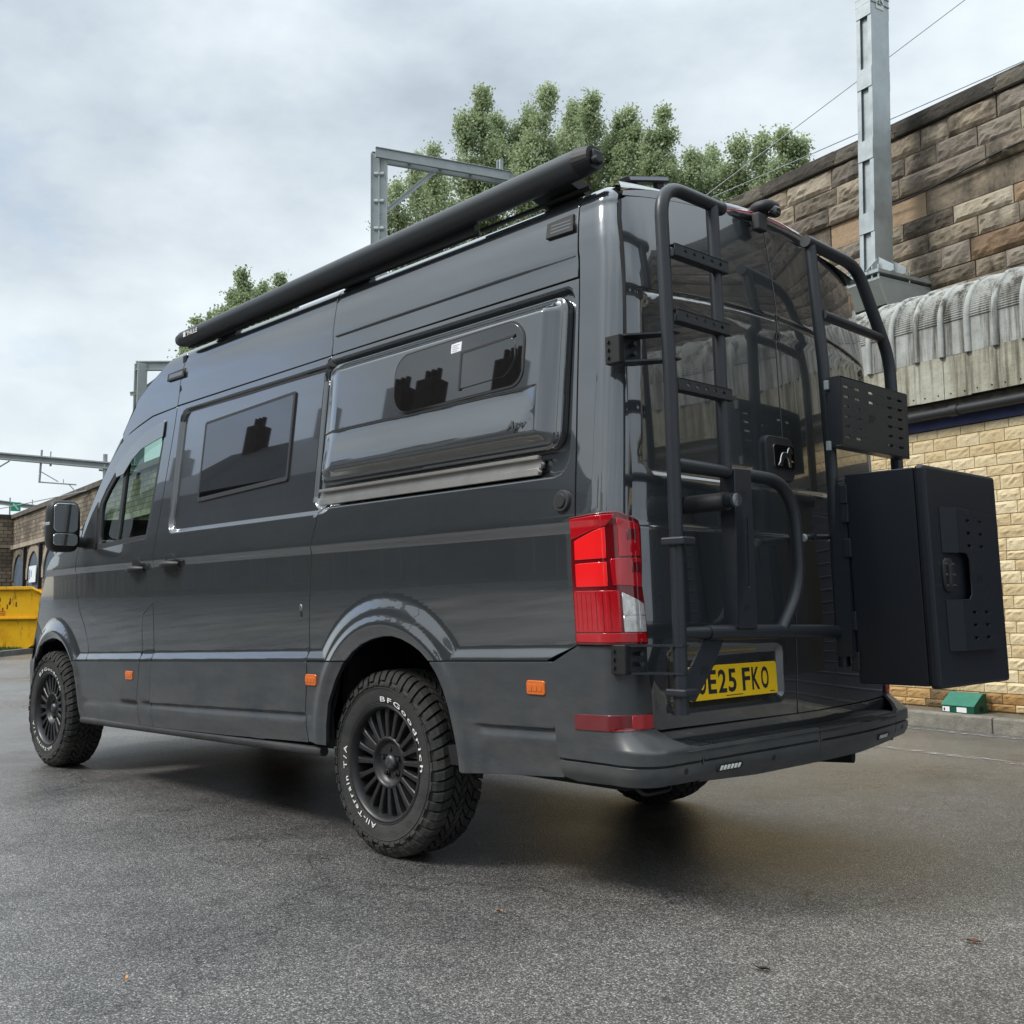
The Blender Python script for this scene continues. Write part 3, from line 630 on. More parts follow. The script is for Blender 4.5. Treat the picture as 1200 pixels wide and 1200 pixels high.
ld = P('rear_door', ldoor, f=RD, sp=.025, vv=dv, ss=ds, bevel=.001); rd = P('rear_door', [(-a, b) for a, b in ldoor], f=RD, sp=.025, vv=dv, ss=[-q for q in ds], bevel=.001)
P('rear_sill', [(.88, .583), (-.88, .583), (-.88, .528), (.88, .528)], f=RF, off=-.004, sp=.08, m=M_paint)
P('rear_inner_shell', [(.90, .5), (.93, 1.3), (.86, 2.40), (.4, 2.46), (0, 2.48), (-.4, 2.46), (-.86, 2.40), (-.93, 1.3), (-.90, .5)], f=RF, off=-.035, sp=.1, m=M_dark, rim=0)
# header over the doors
P('rear_header', [(y, topz(y)+.006) for y in np.linspace(.868, -.868, 22)]+[(y, topz(y)+.042-.02*(abs(y)/.87)**4) for y in np.linspace(-.86, .86, 22)], f=RF, off=-.004, sp=.05)
ra = MB(); n = 22
for i in range(n+1):
    y = .86-1.72*i/n
    for (x, z) in ((-1.246, topz(y)+.036), (-1.235, 2.505-.06*(abs(y)/.86)**2.4), (-1.20, 2.525-.075*(abs(y)/.86)**2.6)): ra.V.append((x+float(xo(y)), y, z))
for i in range(n):
    for k in range(2): ra.F.append((i*3+k, i*3+k+1, i*3+4+k, i*3+3+k)); ra.sm.append(True); ra.mi.append(0)
vp(ra.build('roof_edge', M_paint))
# handle plate and badge
hp = P('handle_plate', rrect(-.046, .138, 1.466, 1.630, .03), f=RF, off=.006, rim=.02, sp=.04, m=M_plastic, bevel=.004)
bd = sub(panel('badge_plate', rrect(-.040, .098, 1.510, 1.600, .014), RF, M_glass_dark, None, off=.012, rim=.01, sp=.05, bevel=.002), hp)
dog = [(.070, 1.521), (.045, 1.520), (.046, 1.530), (.030, 1.547), (.022, 1.556), (.002, 1.553), (-.004, 1.535), (-.006, 1.520), (-.020, 1.519), (-.016, 1.545), (-.018, 1.566), (-.030, 1.578), (-.028, 1.588), (-.012, 1.594), (-.004, 1.588), (.004, 1.571), (.020, 1.573), (.038, 1.570), (.050, 1.553), (.056, 1.535)]
sub(panel('dog_badge', [(a+.006, b) for a, b in dog], RF, M_chrome, None, off=.016, rim=.006, sp=.02, bevel=.002, grid=False), hp)
# number plate in its recess
t_ = rad(3); PO = (-1.352, .688, .676)
PL = flat(PO, (0, -1, 0), (math.sin(t_)*1., 0, math.cos(t_)), (-math.cos(t_), 0, math.sin(t_)))
npl = vp(panel('number_plate', rrect(0, .520, 0, .111, .008, 3), PL, M_yellow, None, sp=.2, rim=.006, off=.004)); npl['label'] = 'yellow rear number plate reading OE25 FKO'
x = .042
for ch in 'OE25 FKO':
    if ch == ' ': x += .026; continue
    V, F = text_geo(ch, .1, 1, .0022); V = np.array(V); V[:, 0] -= V[:, 0].min(); V[:, 1] -= V[:, 1].min()
    V[:, 0] *= .048/V[:, 0].max(); V[:, 1] *= .079/V[:, 1].max()
    o = link('plate_letter', pymesh('plate_letter', PL(V[:, 0]+x, V[:, 1]+.018, .0046), F), M_black); o.parent = npl; x += .0585
for (a, b) in ((.20, .30), (.47, .50)):
    o = panel('plate_print', [(a, .006), (b, .006), (b, .009), (a, .009)], PL, M_black, None, off=.0046, sp=.2, rim=0); o.parent = npl
# bumper -------------------------------------------------------------
def BM_(s, v, off, right=False):
    s = np.asarray(s, float); v = np.asarray(v, float)
    w = sst(-1.245, -1.385, s); e = .088*np.clip((.602-v)/.064, 0, 1)*w+.004
    e = e-.010*(np.abs(v-.492) < .004)*1.0-.03*sst(.47, .40, v)
    Q = side_raw(s, v, np.asarray(off)+e, right, dsp=False); Q[:, 0] += xo(Q[:, 1])*sst(-.9, -1.24, s)*(1 if right else 1)
    return Q
BL = lambda s, v, off: BM_(s, v, off); BR = lambda s, v, off: BM_(s, v, off, True)
corner = [(-1.026, .806), (-1.146, .864), (-1.405, .866), (-1.405, .80), (-1.422, .70), (-1.426, .60), (-1.462, .565), (-1.510, .545), (-1.56, .538), (-1.56, .430), (-1.40, .432), (-1.25, .428), (-1.10, .424), (-1.052, .434), (-1.038, .50), (-1.020, .66)]
bv = [.487, .4885, .4955, .497]+list(np.arange(.53, .60, .008))
for f in (BL, BR):
    bc = P('rear_bumper_corner', corner, f=f, m=M_clad, sp=.016, vv=bv)
    r = panel('reflector', [(-1.122, .596), (-1.122, .643), (-1.418, .650), (-1.420, .602)], f, M_reddark, None, off=.004, sp=.03, rim=.01, vv=[]); r.parent = bc
    r = panel('reflector', [(-1.335, .606), (-1.335, .646), (-1.415, .647), (-1.416, .605)], f, M_red, None, off=.006, sp=.03, rim=.01); r.parent = bc
    q = panel('parking_sensor', circle(-1.47, .470, .009, 12), f, M_black, None, off=.002, rim=.004, sp=.02); q.parent = bc
st1 = lambda: None
for f in (BL, BR):
    P('rear_step', [(-1.564, .425), (-1.564, .538), (-1.9, .538), (-2.278, .538), (-2.278, .41), (-1.9, .41)], f=f, m=M_clad, sp=.03, vv=bv)
tr = MB(); n = 24
for i in range(n+1):
    y = .86-1.72*i/n; xx = float(xo(y)); b_ = -1.428 if abs(y) < .8 else -1.428+.02*(abs(y)-.8)/.06
    tr.V += [(-1.325+xx, y, .534), (b_+xx+.006, y, .5345), (b_+xx, y, .5285)]
for i in range(n):
    for k in range(2): tr.F.append((i*3+k, i*3+k+1, i*3+4+k, i*3+3+k)); tr.sm.append(True); tr.mi.append(0)
for i in range(5): tr.box(-1.41+i*.016, -1.404+i*.016, -.55, .60, .532, .5385)
vp(tr.build('step_tread', M_plastic))
for (y0, y1, z, f) in ((.498, .642, .460, BL), (.497, .616, .456, BR)):
    s0, s1 = -1.24-(1.036-y0), -1.24-(1.036-y1)
    o = vp(panel('bumper_lamp', rrect(s0, s1, z-.011, z+.011, .010, 4), f, M_black, None, sp=.03, rim=.02, off=.004))
    for k in range(6):
        yc = s0+.022+k*(s1-s0-.044)/5
        s_ = panel('led', [(yc+.006, z-.007), (yc-.004, z-.007), (yc-.008, z+.007), (yc+.002, z+.007)], f, M_white if f is BL else M_clearlens, None, sp=.1, rim=.002, off=.006); s_.parent = o
P('parking_sensor', circle(-1.97, .462, .009, 12), m=M_black, f=BL, off=.002, rim=.006, sp=.02)
# tail lamps ----------------------------------------------------------
for f in (SN, SR):
    tl = vp(panel('tail_lamp', [(-1.147, .873), (-1.150, 1.280), (-1.320, 1.291), (-1.393, 1.266), (-1.399, 1.24), (-1.396, 1.12), (-1.389, 1.06), (-1.394, 1.005), (-1.399, .873)], f, M_reddark, None, off=.016, rim=.03, sp=.02, bevel=.004))
    if f is SN: LZ = [('lamp_wedge', [(-1.153, 1.274), (-1.316, 1.284), (-1.286, 1.250), (-1.154, 1.212)], M_red), ('brake_segment', [(-1.168, 1.203), (-1.283, 1.243), (-1.283, 1.146), (-1.168, 1.144)], M_redlit), ('brake_segment', [(-1.168, 1.128), (-1.283, 1.131), (-1.283, 1.057), (-1.168, 1.056)], M_redlit),
          ('indicator_segment', [(-1.156, 1.040), (-1.312, 1.040), (-1.312, .912), (-1.156, .912)], M_red), ('lamp_foot', [(-1.155, .904), (-1.388, .906), (-1.392, .880), (-1.155, .880)], M_red),
          ('reverse_segment', [(-1.322, 1.034), (-1.386, 1.000), (-1.390, .965), (-1.322, .965)], M_clearlens), ('reverse_segment', [(-1.322, .961), (-1.390, .961), (-1.391, .912), (-1.322, .912)], M_clearlens),
          ('rear_segment', [(-1.320, 1.272), (-1.386, 1.254), (-1.389, 1.155), (-1.320, 1.150)], M_red), ('rear_segment', [(-1.318, 1.142), (-1.388, 1.145), (-1.384, 1.055), (-1.316, 1.06), (-1.300, 1.06), (-1.296, 1.14)], M_red)]
    for nm, ol, m_ in (LZ if f is SN else [LZ[0], LZ[4]]):
        q = panel(nm, ol, f, m_, None, off=.019, rim=.006, sp=.02, bevel=.002); q.parent = tl
    if f is SN:
        for (a, b) in ((-1.345, 1.205), (-1.355, 1.10)):
            q = panel('lamp_bulb_shade', [(a, b), (a-.028, b), (a-.028, b+.032), (a, b+.032)], f, M_reddark, None, off=.021, rim=.002, sp=.05); q.parent = tl
        for k in range(7):
            a = -1.166-.020*k; q = panel('lamp_prism', [(a, .915), (a-.0012, .915), (a-.0012, 1.036), (a, 1.036)], f, M_reddark, None, off=.0196, rim=0, sp=.1); q.parent = tl
# third brake lamp, camera, roof lamp
M_pink = mat('pale_red_lens', (.55, .30, .33), .1, 0, 1, .02)
b_ = MB(); lump(b_, (-1.185, -.04, 2.512), (.085, .36, .040), 2.6, nu=28, nv=8); bl = vp(b_.build('high_brake_lamp', M_paint))
q = MB(); pts = [(-1.262+float(xo(y))+.05*abs((y+.04)/.34)**3, y, 2.522-.028*abs((y+.04)/.34)**2) for y in np.linspace(.27, -.37, 20)]
q.tube(pts, .011, 8); o = q.build('lamp_strip', M_pink); o.parent = bl
q = MB(); q.tube([(x_-.0095, y, z+.002) for x_, y, z in pts], .0032, 6); o = q.build('lamp_line', M_red); o.parent = bl
cm = MB(); lump(cm, (-1.285, .035, 2.548), (.055, .055, .026), 2.6, nu=18, nv=8); cmo = vp(cm.build('reversing_camera', M_plastic)); 
q = MB(); lump(q, (-1.322, .028, 2.528), (.02, .03, .022), 3); o = q.build('camera_lens', M_glass_dark); o.parent = cmo
q = MB().box(-1.31, -1.275, .06, .12, 2.44, 2.51, .006).build('camera_mount', M_plastic); q.parent = cmo
q = MB(); Ml = Matrix.Translation((-1.12, .575, 2.562)) @ Matrix.Rotation(rad(-15), 4, 'X'); q.box(-.02, .02, -.13, .13, -.011, .011, .004, M=Ml); q.box(-.01, .01, -.1, -.06, -.07, -.010, M=Ml); q.box(-.01, .01, .06, .1, -.07, -.010, M=Ml); o = vp(q.build('roof_lamp', M_black))
q = MB(); q.box(-.024, -.019, -.115, .115, -.005, .006, M=Ml); q = q.build('lens_strip', M_grey_print); q.parent = o
# awning --------------------------------------------------------------
aw = MB(); V = []; n = 24; prof = []
for k in range(n):
    a = 2*math.pi*k/n; ca_, sa_ = math.cos(a), math.sin(a)
    prof.append((0.054*math.copysign(abs(ca_)**.85, ca_), .0455*math.copysign(abs(sa_)**.8, sa_)))
xs = [-1.135, 1.80]
rows = [(-1.135, .935, 2.520, 1.0), (1.80, .935, 2.472, .88)]
for x_, y_, z_, k_ in rows: V += [(x_, y_+a*k_, z_+b*k_) for a, b in prof]
aw.add(V, [(k, (k+1) % n, n+(k+1) % n, n+k) for k in range(n)], True)
M_aw = mat('anthracite_anodised', (.055, .060, .064), .38, .55, 0, var=.05)
awo = vp(aw.build('awning', M_aw))
for (x0, x1, k_, z_) in ((-1.195, -1.133, 1.05, 2.520), (1.798, 1.85, .88, 2.471)):
    q = MB(); A = [(x0, .935+a*k_*(.8 if x0 < 0 else 1), z_+b*k_*(.8 if x0 < 0 else 1)) for a, b in prof]; B = [(x1, .935+a*k_*(1 if x0 < 0 else .8), z_+b*k_*(1 if x0 < 0 else .8)) for a, b in prof]
    q.add(A+B, [(k, (k+1) % n, n+(k+1) % n, n+k) for k in range(n)]+[tuple(range(n)), tuple(range(n, 2*n))], False)
    o = q.build('awning_end_cap', M_black); o.parent = awo
q = MB(); q.box(-1.21, -1.19, .905, .955, 2.500, 2.545, .008); q.tube([(-1.225, .95, 2.505), (-1.20, .95, 2.505)], .012, 10); o = q.build('awning_crank_eye', M_plastic); o.parent = awo
for x_ in (-.95, .35, 1.55):
    q = MB(); q.prism([(.80, 2.455), (.80, 2.50), (.90, 2.52), (.96, 2.51), (.96, 2.490), (.90, 2.482)], lambda u, v: (x_-.10, u, v), lambda u, v: (x_+.10, u, v)); o = q.build('awning_bracket', M_black); o.parent = awo
q = MB(); q.box(-.55, 1.80, .893, .915, 2.428, 2.52); o = q.build('awning_rail', M_black); o.parent = awo; o = MB().box(-1.12, -.55, .868, .884, 2.446, 2.458).build('awning_rail', M_black); o.parent = awo
o = text_obj('lettering', 'THULE', .036, lambda a, b: (1.690-a, .9868, 2.460+b*.9), M_white, None, thick=.0006, scale_x=1.1); o.parent = awo
o = MB().box(1.705, 1.728, .975, .9865, 2.460, 2.486).build('awning_logo', M_white); o.parent = awo
# ------------------------------------------------------------- wheels
wheel = empty('wheel')
RT_ = .372
tp = [(.222, -.035), (.229, -.014), (.236, -.004), (.252, .002), (.285, .006), (.305, .004), (.309, .006), (.318, .002), (.334, -.010), (.347, -.026), (.353, -.045), (.356, -.09), (.357, -.127), (.356, -.165), (.353, -.208), (.345, -.230), (.318, -.250), (.285, -.258), (.245, -.252), (.229, -.238), (.222, -.22)]
q = MB().revolve(tp, (0, 0, 0), n=120); ty = q.build('tyre', M_rubber, wheel)
q = MB().revolve([(.2365, .0015), (.2385, .0035), (.2405, .0018)], (0, 0, 0), n=96); q.revolve([(.300, .0055), (.302, .0078), (.304, .0056)], (0, 0, 0), n=96); q.build('sidewall_ring', M_rubber, wheel)
td = MB(); NB = 54
def blk(rz, hz, a0, a1, skew=0., taper=.0):
    """rz/hz: lists of (r,h) inner loop profile; swept between angles"""
    V = []; m_ = len(rz)
    for a in (a0, a1):
        for i, (r, h) in enumerate(rz):
            aa = a+skew*(h+.127)/.25; V.append((r*math.cos(aa), h, r*math.sin(aa)))
    F = [tuple(range(m_)), tuple(reversed(range(m_, 2*m_)))]+[(i, (i+1) % m_, m_+(i+1) % m_, m_+i) for i in range(m_)]
    td.add(V, F, False)
pitch = 2*math.pi/NB
for k in range(NB):
    a = k*pitch
    for sgn in (1, -1):
        h = (lambda v: v) if sgn == 1 else (lambda v: -.254-v)
        ph = a+(0 if sgn == 1 else pitch/2)
        if k % 2: pr_ = [(.316, .001), (.322, .010), (.345, -.001), (.366, -.022), (.372, -.045), (.372, -.072), (.345, -.072), (.335, -.02)]
        else: pr_ = [(.330, -.008), (.334, .004), (.350, -.004), (.368, -.020), (.3725, -.042), (.3725, -.064), (.345, -.064), (.338, -.02)]
        pr_ = [(r, h(v)) for r, v in pr_]
        blk(pr_, None, ph, ph+pitch*.74, skew=.25*sgn)
        # hooked sidewall biter on each lug
        pr2 = [(.311, .002), (.313, .011), (.326, .011), (.326, .0)] if k % 2 == 0 else [(.309, .004), (.311, .010), (.318, .010), (.318, .002)]
        blk([(r, h(v)) for r, v in pr2], None, ph+pitch*.1, ph+pitch*.95)
    for (hc, w_, off_, sk) in ((-.092, .030, .15, -.9), (-.127, .026, .6, .9), (-.162, .030, .35, -.9)):
        aa = a+off_*pitch
        blk([(.35, hc-w_/2), (.3735, hc-w_/2), (.3735, hc+w_/2), (.35, hc+w_/2)], None, aa, aa+pitch*.66, skew=sk)
tdo = td.build('tread', M_tread, wheel); tdo['kind'] = 'stuff'
q = MB().revolve([(.2345, -.004), (.2365, -.0005), (.232, .0015), (.226, -.001), (.220, -.012), (.214, -.026), (.211, -.05), (.205, -.12), (.200, -.20), (.222, -.225)], (0, 0, 0), n=96); q.build('rim', M_rim, wheel)
q = MB().revolve([(.0, -.058), (.064, -.057), (.080, -.050), (.088, -.036), (.094, -.026), (.101, -.026), (.106, -.034), (.104, -.06)], (0, 0, 0), n=64); q.build('hub_dish', M_rim, wheel)
q = MB().revolve([(.0, -.150), (.17, -.15), (.17, -.175)], (0, 0, 0), n=40); q.build('brake_disc', M_dark, wheel)
sp_me = None; NS = 20
for k in range(NS):
    if sp_me is None:
        q = MB(); bm = bmesh.new()
        # tapered spoke with a raised spine, along +x
        rows = [(.098, .0105, -.028), (.13, .0095, -.027), (.17, .0105, -.026), (.200, .013, -.027), (.217, .019, -.030)]
        V = []; F = []
        for (r, w_, h) in rows: V += [(r, h-.035, -w_*1.25), (r, h-.004, -w_), (r, h+.0, -w_*.7), (r, h+.0, w_*.7), (r, h-.004, w_), (r, h-.035, w_*1.25)]
        for i in range(len(rows)-1):
            for j in range(6): F.append((i*6+j, i*6+(j+1) % 6, (i+1)*6+(j+1) % 6, (i+1)*6+j))
        q.add(V, F, False); o = q.build('spoke', M_rim, wheel); sp_me = o.data; bm.free()
    else: o = link('spoke', sp_me, None, wheel)
    o.rotation_euler = (0, 2*math.pi*k/NS+.05, 0)
q = MB(); 
q.revolve([(.0, -.028), (.018, -.029), (.026, -.032), (.031, -.040), (.033, -.060)], (0, 0, 0), n=32); cp = q.build('centre_cap', mat('cap_metal', (.10, .10, .105), .45, .8, var=.6, vscale=90), wheel)
nut_me = None
for k in range(5):
    a = 2*math.pi*k/5+.3; r = .054
    if nut_me is None: q = MB(); q.revolve([(.014, -.058), (.014, -.050), (.010, -.048), (.010, -.038), (.0, -.036)], (0, 0, 0), n=6, smooth=False); o = q.build('wheel_nut', M_black, wheel); nut_me = o.data
    else: o = link('wheel_nut', nut_me, None, wheel)
    o.location = (r*math.cos(a), 0, r*math.sin(a))
def arc_text(txt, a_start, a_end, r0, hgt):
    """letters spread clockwise (seen from outside, +x to the left) from a_start to a_end, degrees from straight up, clockwise"""
    mb = MB(); n = len(txt); widths = []; G = []
    for ch in txt:
        if ch == ' ': G.append(None); widths.append(.5); continue
        V, F = text_geo(ch, 1, 1, .012); V = np.array(V); V[:, 0] -= V[:, 0].min(); w = V[:, 0].max(); G.append((V, F, w)); widths.append(w+.22)
    tot = sum(widths); a = a_start; sc = (a_end-a_start)/tot
    for g_, w in zip(G, widths):
        if g_ is not None:
            V, F, w0 = g_
            pts = []
            for v in V:
                ang = rad(a+(v[0]+.1)*sc); r = r0+v[1]*hgt/.73
                pts.append((-r*math.sin(ang), .0078-max(0, abs(r-.285)-.02)*.12, r*math.cos(ang)))
            mb.add(pts, F)
        a += w*sc
    return mb.build('tyre_lettering', M_white, wheel)
L1 = arc_text('BFGoodrich', -4, 94, .2475, .021)
L2 = arc_text('All-Terrain T/A', 188, 283, .2475, .021)
def copy_tree(o, parent=None):
    c = o.copy(); COL.objects.link(c)
    if parent is not None: c.parent = parent
    for ch in list(o.children): copy_tree(ch, c)
    return c
wheel.scale = (1, .92, 1); wheel.rotation_euler = (0, 0, 0); wheel.location = (0, .94, .372); 
w2 = copy_tree(wheel); w2.location = (3.64, .94, .372); w2.rotation_euler = (0, rad(33), 0)
w3 = copy_tree(wheel); w3.location = (0, -.90, .372); w3.rotation_euler = (0, 0, math.pi)
w4 = copy_tree(wheel); w4.location = (3.64, -.94, .372); w4.rotation_euler = (0, 0, math.pi)
for w_ in (wheel, w2, w3, w4): vp(w_)
# -------------------------------------------------------- rear rack
RK = .0225
rack = vp(MB().tube(fillet([(-1.47, .887, .655), (-1.47, .890, 1.02), (-1.47, .903, 1.69), (-1.455, .915, 2.355), (-1.452, .585, 2.358)], [.02, .02, .115]), RK, 16).build('rear_ladder', M_rack))
def rk(name, mb, m=None): o = mb.build(name, m or M_rack); o.parent = rack; return o
rk('ladder_upright', MB().tube([(-1.452, .628, 2.352), (-1.462, .630, 2.08), (-1.47, .620, 1.44)], RK, 16))
e_ = MB(); lump(e_, (-1.452, .578, 2.358), (.024, .020, .0245), 2.2, 12, 8); rk('tube_cap', e_)
hp_ = fillet([(-1.47, .89, 1.437), (-1.47, .205, 1.432), (-1.47, .185, 1.05), (-1.47, .315, .90)], [.19, .25]); rk('carrier_hoop', MB().tube(hp_, RK, 16))
rk('lower_bar', MB().tube([(-1.47, .88, .906), (-1.47, .74, .905)], .020, 14)); rk('lower_bar', MB().tube([(-1.47, .745, .905), (-1.47, .30, .900), (-1.47, -.115, .890)], .0245, 16))
rk('ladder_upright', MB().tube(fillet([(-1.415, -.068, 2.39), (-1.45, -.072, 1.92), (-1.47, -.070, 1.53), (-1.47, -.098, .92), (-1.468, -.118, .76)], .03), RK, 16))
rk('rack_frame', MB().tube(fillet([(-1.415, -.035, 2.400), (-1.43, -.40, 2.375), (-1.455, -.60, 2.02), (-1.47, -.60, 1.55), (-1.47, -.60, 1.45)], [.16, .3, .03]), .0245, 16))
rk('rack_rung', MB().tube([(-1.455, -.075, 2.105), (-1.45, -.545, 2.095)], .019, 14))
# star-cut rungs
def star(cx, cy, r=.0125):
    return [(cx+(r if k % 2 == 0 else r*.42)*math.cos(math.pi*k/4), cy+(r if k % 2 == 0 else r*.42)*math.sin(math.pi*k/4)) for k in range(8)]
for (zl, zr) in ((2.135, 2.128), (1.918, 1.915), (1.692, 1.694)):
    z = (zl+zr)/2
    fm = flat((-1.493, 0, 0), (0, 1, 0), (0, 0, 1), (-1, 0, 0))
    yl = .895+.01*(z-1.7); ol = [(yl-.005, z-.020), (.598, z-.020), (.598, z+.020), (yl-.005, z+.020)]
    hs = [star(.645+.048*k, z+.002) for k in range(5)]
    o = panel('rung', ol, fm, M_rack, None, sp=.3, rim=.004, holes=hs, grid=False, bevel=.0005, smooth_n=False); o.parent = rack
    for s2 in (-1, 1): rk('rung_flange', MB().box(-1.493, -1.462, .60, yl-.01, z+s2*.019-.0015, z+s2*.019+.0015))
# hinges to the body corner
for (z0, z1) in ((1.775, 1.862), (.782, .868)):
    q = MB()
    for z in (z0, z1): q.prism([(-1.300, .985), (-1.325, .925), (-1.44, .868), (-1.492, .872), (-1.495, .905), (-1.44, .925), (-1.36, .985)], lambda u, v: (u, v, z-.003), lambda u, v: (u, v, z+.003))
    q.prism([(-1.315, .99), (-1.322, .985), (-1.352, .905), (-1.345, .90)], lambda u, v: (u, v, z0), lambda u, v: (u, v, z1))
    o = rk('hinge', q); hb = MB(); hb.box(-1.345, -1.285, .978, 1.005, z0-.004, z1+.004, .004)
    for k in range(3): hb.tube([(-1.30, 1.006, z0+.018+k*.026), (-1.30, 1.012, z0+.018+k*.026)], .006, 8)
    rk('hinge_block', hb, M_black)
    bt = MB()
    for zz in (z0+.028, z0+.060): bt.tube([(-1.35, .945, zz), (-1.372, .952, zz)], .008, 10)
    rk('bolt', bt, M_rack)
# step clamps and foot
rk('tube_clamp', MB().box(-1.52, -1.43, .858, .925, 1.180, 1.206, .006)); rk('tube_clamp', MB().box(-1.51, -1.43, .850, .920, .712, .736, .006))
# carrier upright plate with slot
fm = flat((-1.498, 0, 0), (0, 1, 0), (0, 0, 1), (-1, 0, 0))
slot = rrect(.545-.0075, .545+.0075, 1.050, 1.285, .007, 4)
o = panel('carrier_plate', [(.606, 1.445), (.512, 1.447), (.500, .915), (.608, .915)], fm, M_rack, None, sp=.4, rim=.004, holes=[slot], grid=False, bevel=.0006, smooth_n=False); o.parent = rack
rk('carrier_flange', MB().box(-1.496, -1.44, .605, .609, .92, 1.44)); rk('carrier_back', MB().box(-1.452, -1.446, .51, .60, .93, 1.43), M_black)
for z in (1.365, .985):
    o = text_obj('cut_logo', '77', .032, lambda a, b: (-1.4995, .578-a-.25*b, z-.012+b*.9), M_black, None, thick=.0008); o.parent = rack
st_ = MB(); st_.tube([(-1.335, .645, 1.333), (-1.50, .655, 1.333)], .030, 18); rk('spare_wheel_mount', st_, M_plastic)
rk('mount_knob', MB().tube([(-1.50, .655, 1.333), (-1.545, .672, 1.333)], .0235, 20)); kn = MB()
for r_ in (.018, .012, .006): kn.tube([(-1.546+.0*r_, .672+r_*math.cos(t)*1., 1.333+r_*math.sin(t)) for t in np.linspace(0, 2*math.pi, 19)], .0014, 5, cap=False)
rk('knob_ring', kn, M_chrome if False else M_galv_far)
gs = flat((-1.462, 0, 0), (0, 1, 0), (0, 0, 1), (-1, 0, 0))
o = panel('gusset_plate', [(.745, .885), (.640, .885), (.700, .800), (.805, .690), (.870, .705), (.870, .745)], gs, M_rack, None, sp=.3, rim=.005, grid=False, smooth_n=False); o.parent = rack
o = text_obj('cut_logo', '77', .040, lambda a, b: (-1.4635, .775-a-.25*b, .775+b*.8), M_black, None, thick=.001); o.parent = rack
lt = MB(); lt.tube([(-1.34, .02, 1.245), (-1.45, .03, 1.243)], .012, 10); lt.tube([(-1.43, .075, 1.238), (-1.43, -.09, 1.246)], .012, 12); rk('latch', lt)
rk('latch_pin', MB().tube([(-1.43, .093, 1.237), (-1.43, .075, 1.238)], .015, 12), M_galv_far)
# perforated board above the box
pb = flat((-1.552, 0, 0), (0, -1, 0), (0, 0, 1), (-1, 0, 0))   # s runs to the right
ho = []
for r_ in range(6):
    z = 1.805-r_*.038
    for c0 in (.045, .130, .300, .375, .470) if False else (.045, .130, .385, .470):
        ho.append(rrect(c0-.020+.008, c0+.020+.008, z-.0055, z+.0055, .005, 3))
    for c0 in (.096, .435): ho.append(circle(c0, z, .0035, 8))
for r_ in range(2): ho.append(rrect(.225, .262, 1.8-r_*.038, 1.811-r_*.038, .005, 3)); ho.append(circle(.295, 1.805-r_*.038, .0035, 8)); ho.append(circle(.335, 1.805-r_*.038, .0035, 8))
for c0 in (.19, .30, .34): ho.append(circle(c0, 1.625, .0035, 8))
pg = vp(panel('peg_board', [(.014, 1.842), (.540, 1.838), (.545, 1.576), (.014, 1.582)], pb, M_rack, None, sp=.4, rim=.004, holes=ho, grid=False, bevel=.0006, smooth_n=False))
q = MB(); q.box(-1.552, -1.495, -.016, -.012, 1.582, 1.842); q.box(-1.552, -1.495, -.545, -.541, 1.577, 1.838); q.box(-1.552, -1.50, -.54, -.014, 1.576, 1.580); q.box(-1.552, -1.50, -.54, -.014, 1.838, 1.842); q.box(-1.51, -1.47, -.08, -.05, 1.60, 1.64); q.box(-1.51, -1.47, -.08, -.05, 1.79, 1.83); o = q.build('board_flange', M_rack); o.parent = pg
o = text_obj('cut_logo', '77', .05, lambda a, b: (-1.5535, -.215-a-.25*b, 1.690+b*.8), M_black, None, thick=.001); o.parent = pg
for z in (1.83, 1.60): o = MB().box(-1.508, -1.49, -.012, .0, z-.035, z, .002).build('board_hinge', M_galv_far); o.parent = pg
# storage box -----------------------------------------------------------
SH = lambda z: .070*(z-1.47)
def BX(x, y, z): return (x, y+SH(z), z)
q = MB(); bx = []
def sbox(q, x0, x1, y0, y1, z0, z1, bev=0.):
    b = len(q.V); q.box(x0, x1, y0, y1, z0, z1, bev); q.V[b:] = [BX(*v) for v in q.V[b:]]
sbox(q, -1.800, -1.535, -.625, -.045, .700, 1.474, .004); stb = vp(q.build('storage_box', M_box))
q = MB(); sbox(q, -1.846, -1.806, -.640, -.035, .692, 1.480, .012); o = q.build('box_door', M_box); o.parent = stb
q = MB(); sbox(q, -1.808, -1.798, -.62, -.052, .708, 1.468); o = q.build('door_seal', M_black); o.parent = stb
dp = lambda s, v, off: np.array([BX(-1.872-o_, -a, b) for a, b, o_ in zip(np.atleast_1d(s), np.atleast_1d(v), np.zeros(len(np.atleast_1d(s)))+off)])
C_ol = [(.205, 1.335), (.520, 1.322), (.520, .822), (.205, .822), (.205, 1.005), (.270, 1.005), (.292, 1.025), (.292, 1.150), (.270, 1.172), (.205, 1.175)]
ho = []
for z in (1.292, 1.246, 1.200, .958, .912, .866):
    for c0 in (.290, .395): ho.append(rrect(c0-.016+.01, c0+.016+.01, z-.006, z+.006, .005, 3))
    for c0 in (.258, .350, .448): ho.append(circle(c0, z, .003, 6))
for z in (1.150, 1.03):
    for c0 in (.33, .36, .41, .44): ho.append(circle(c0, z, .0028, 6))
o = panel('perforated_plate', C_ol, dp, M_box, None, sp=.4, rim=.004, holes=ho, grid=False, bevel=.0006, smooth_n=False); o.parent = stb
for (z0, z1) in ((1.172, 1.335), (.822, 1.005)):
    q = MB(); q.add([BX(-1.872, -.205, z0), BX(-1.872, -.205, z1), BX(-1.848, -.125, z1), BX(-1.848, -.125, z0), BX(-1.868, -.205, z0), BX(-1.868, -.205, z1), BX(-1.846, -.125, z1), BX(-1.846, -.125, z0)], [(0, 1, 2, 3), (7, 6, 5, 4), (0, 3, 7, 4), (1, 5, 6, 2), (0, 4, 5, 1), (2, 6, 7, 3)]); o = q.build('plate_flange', M_box); o.parent = stb
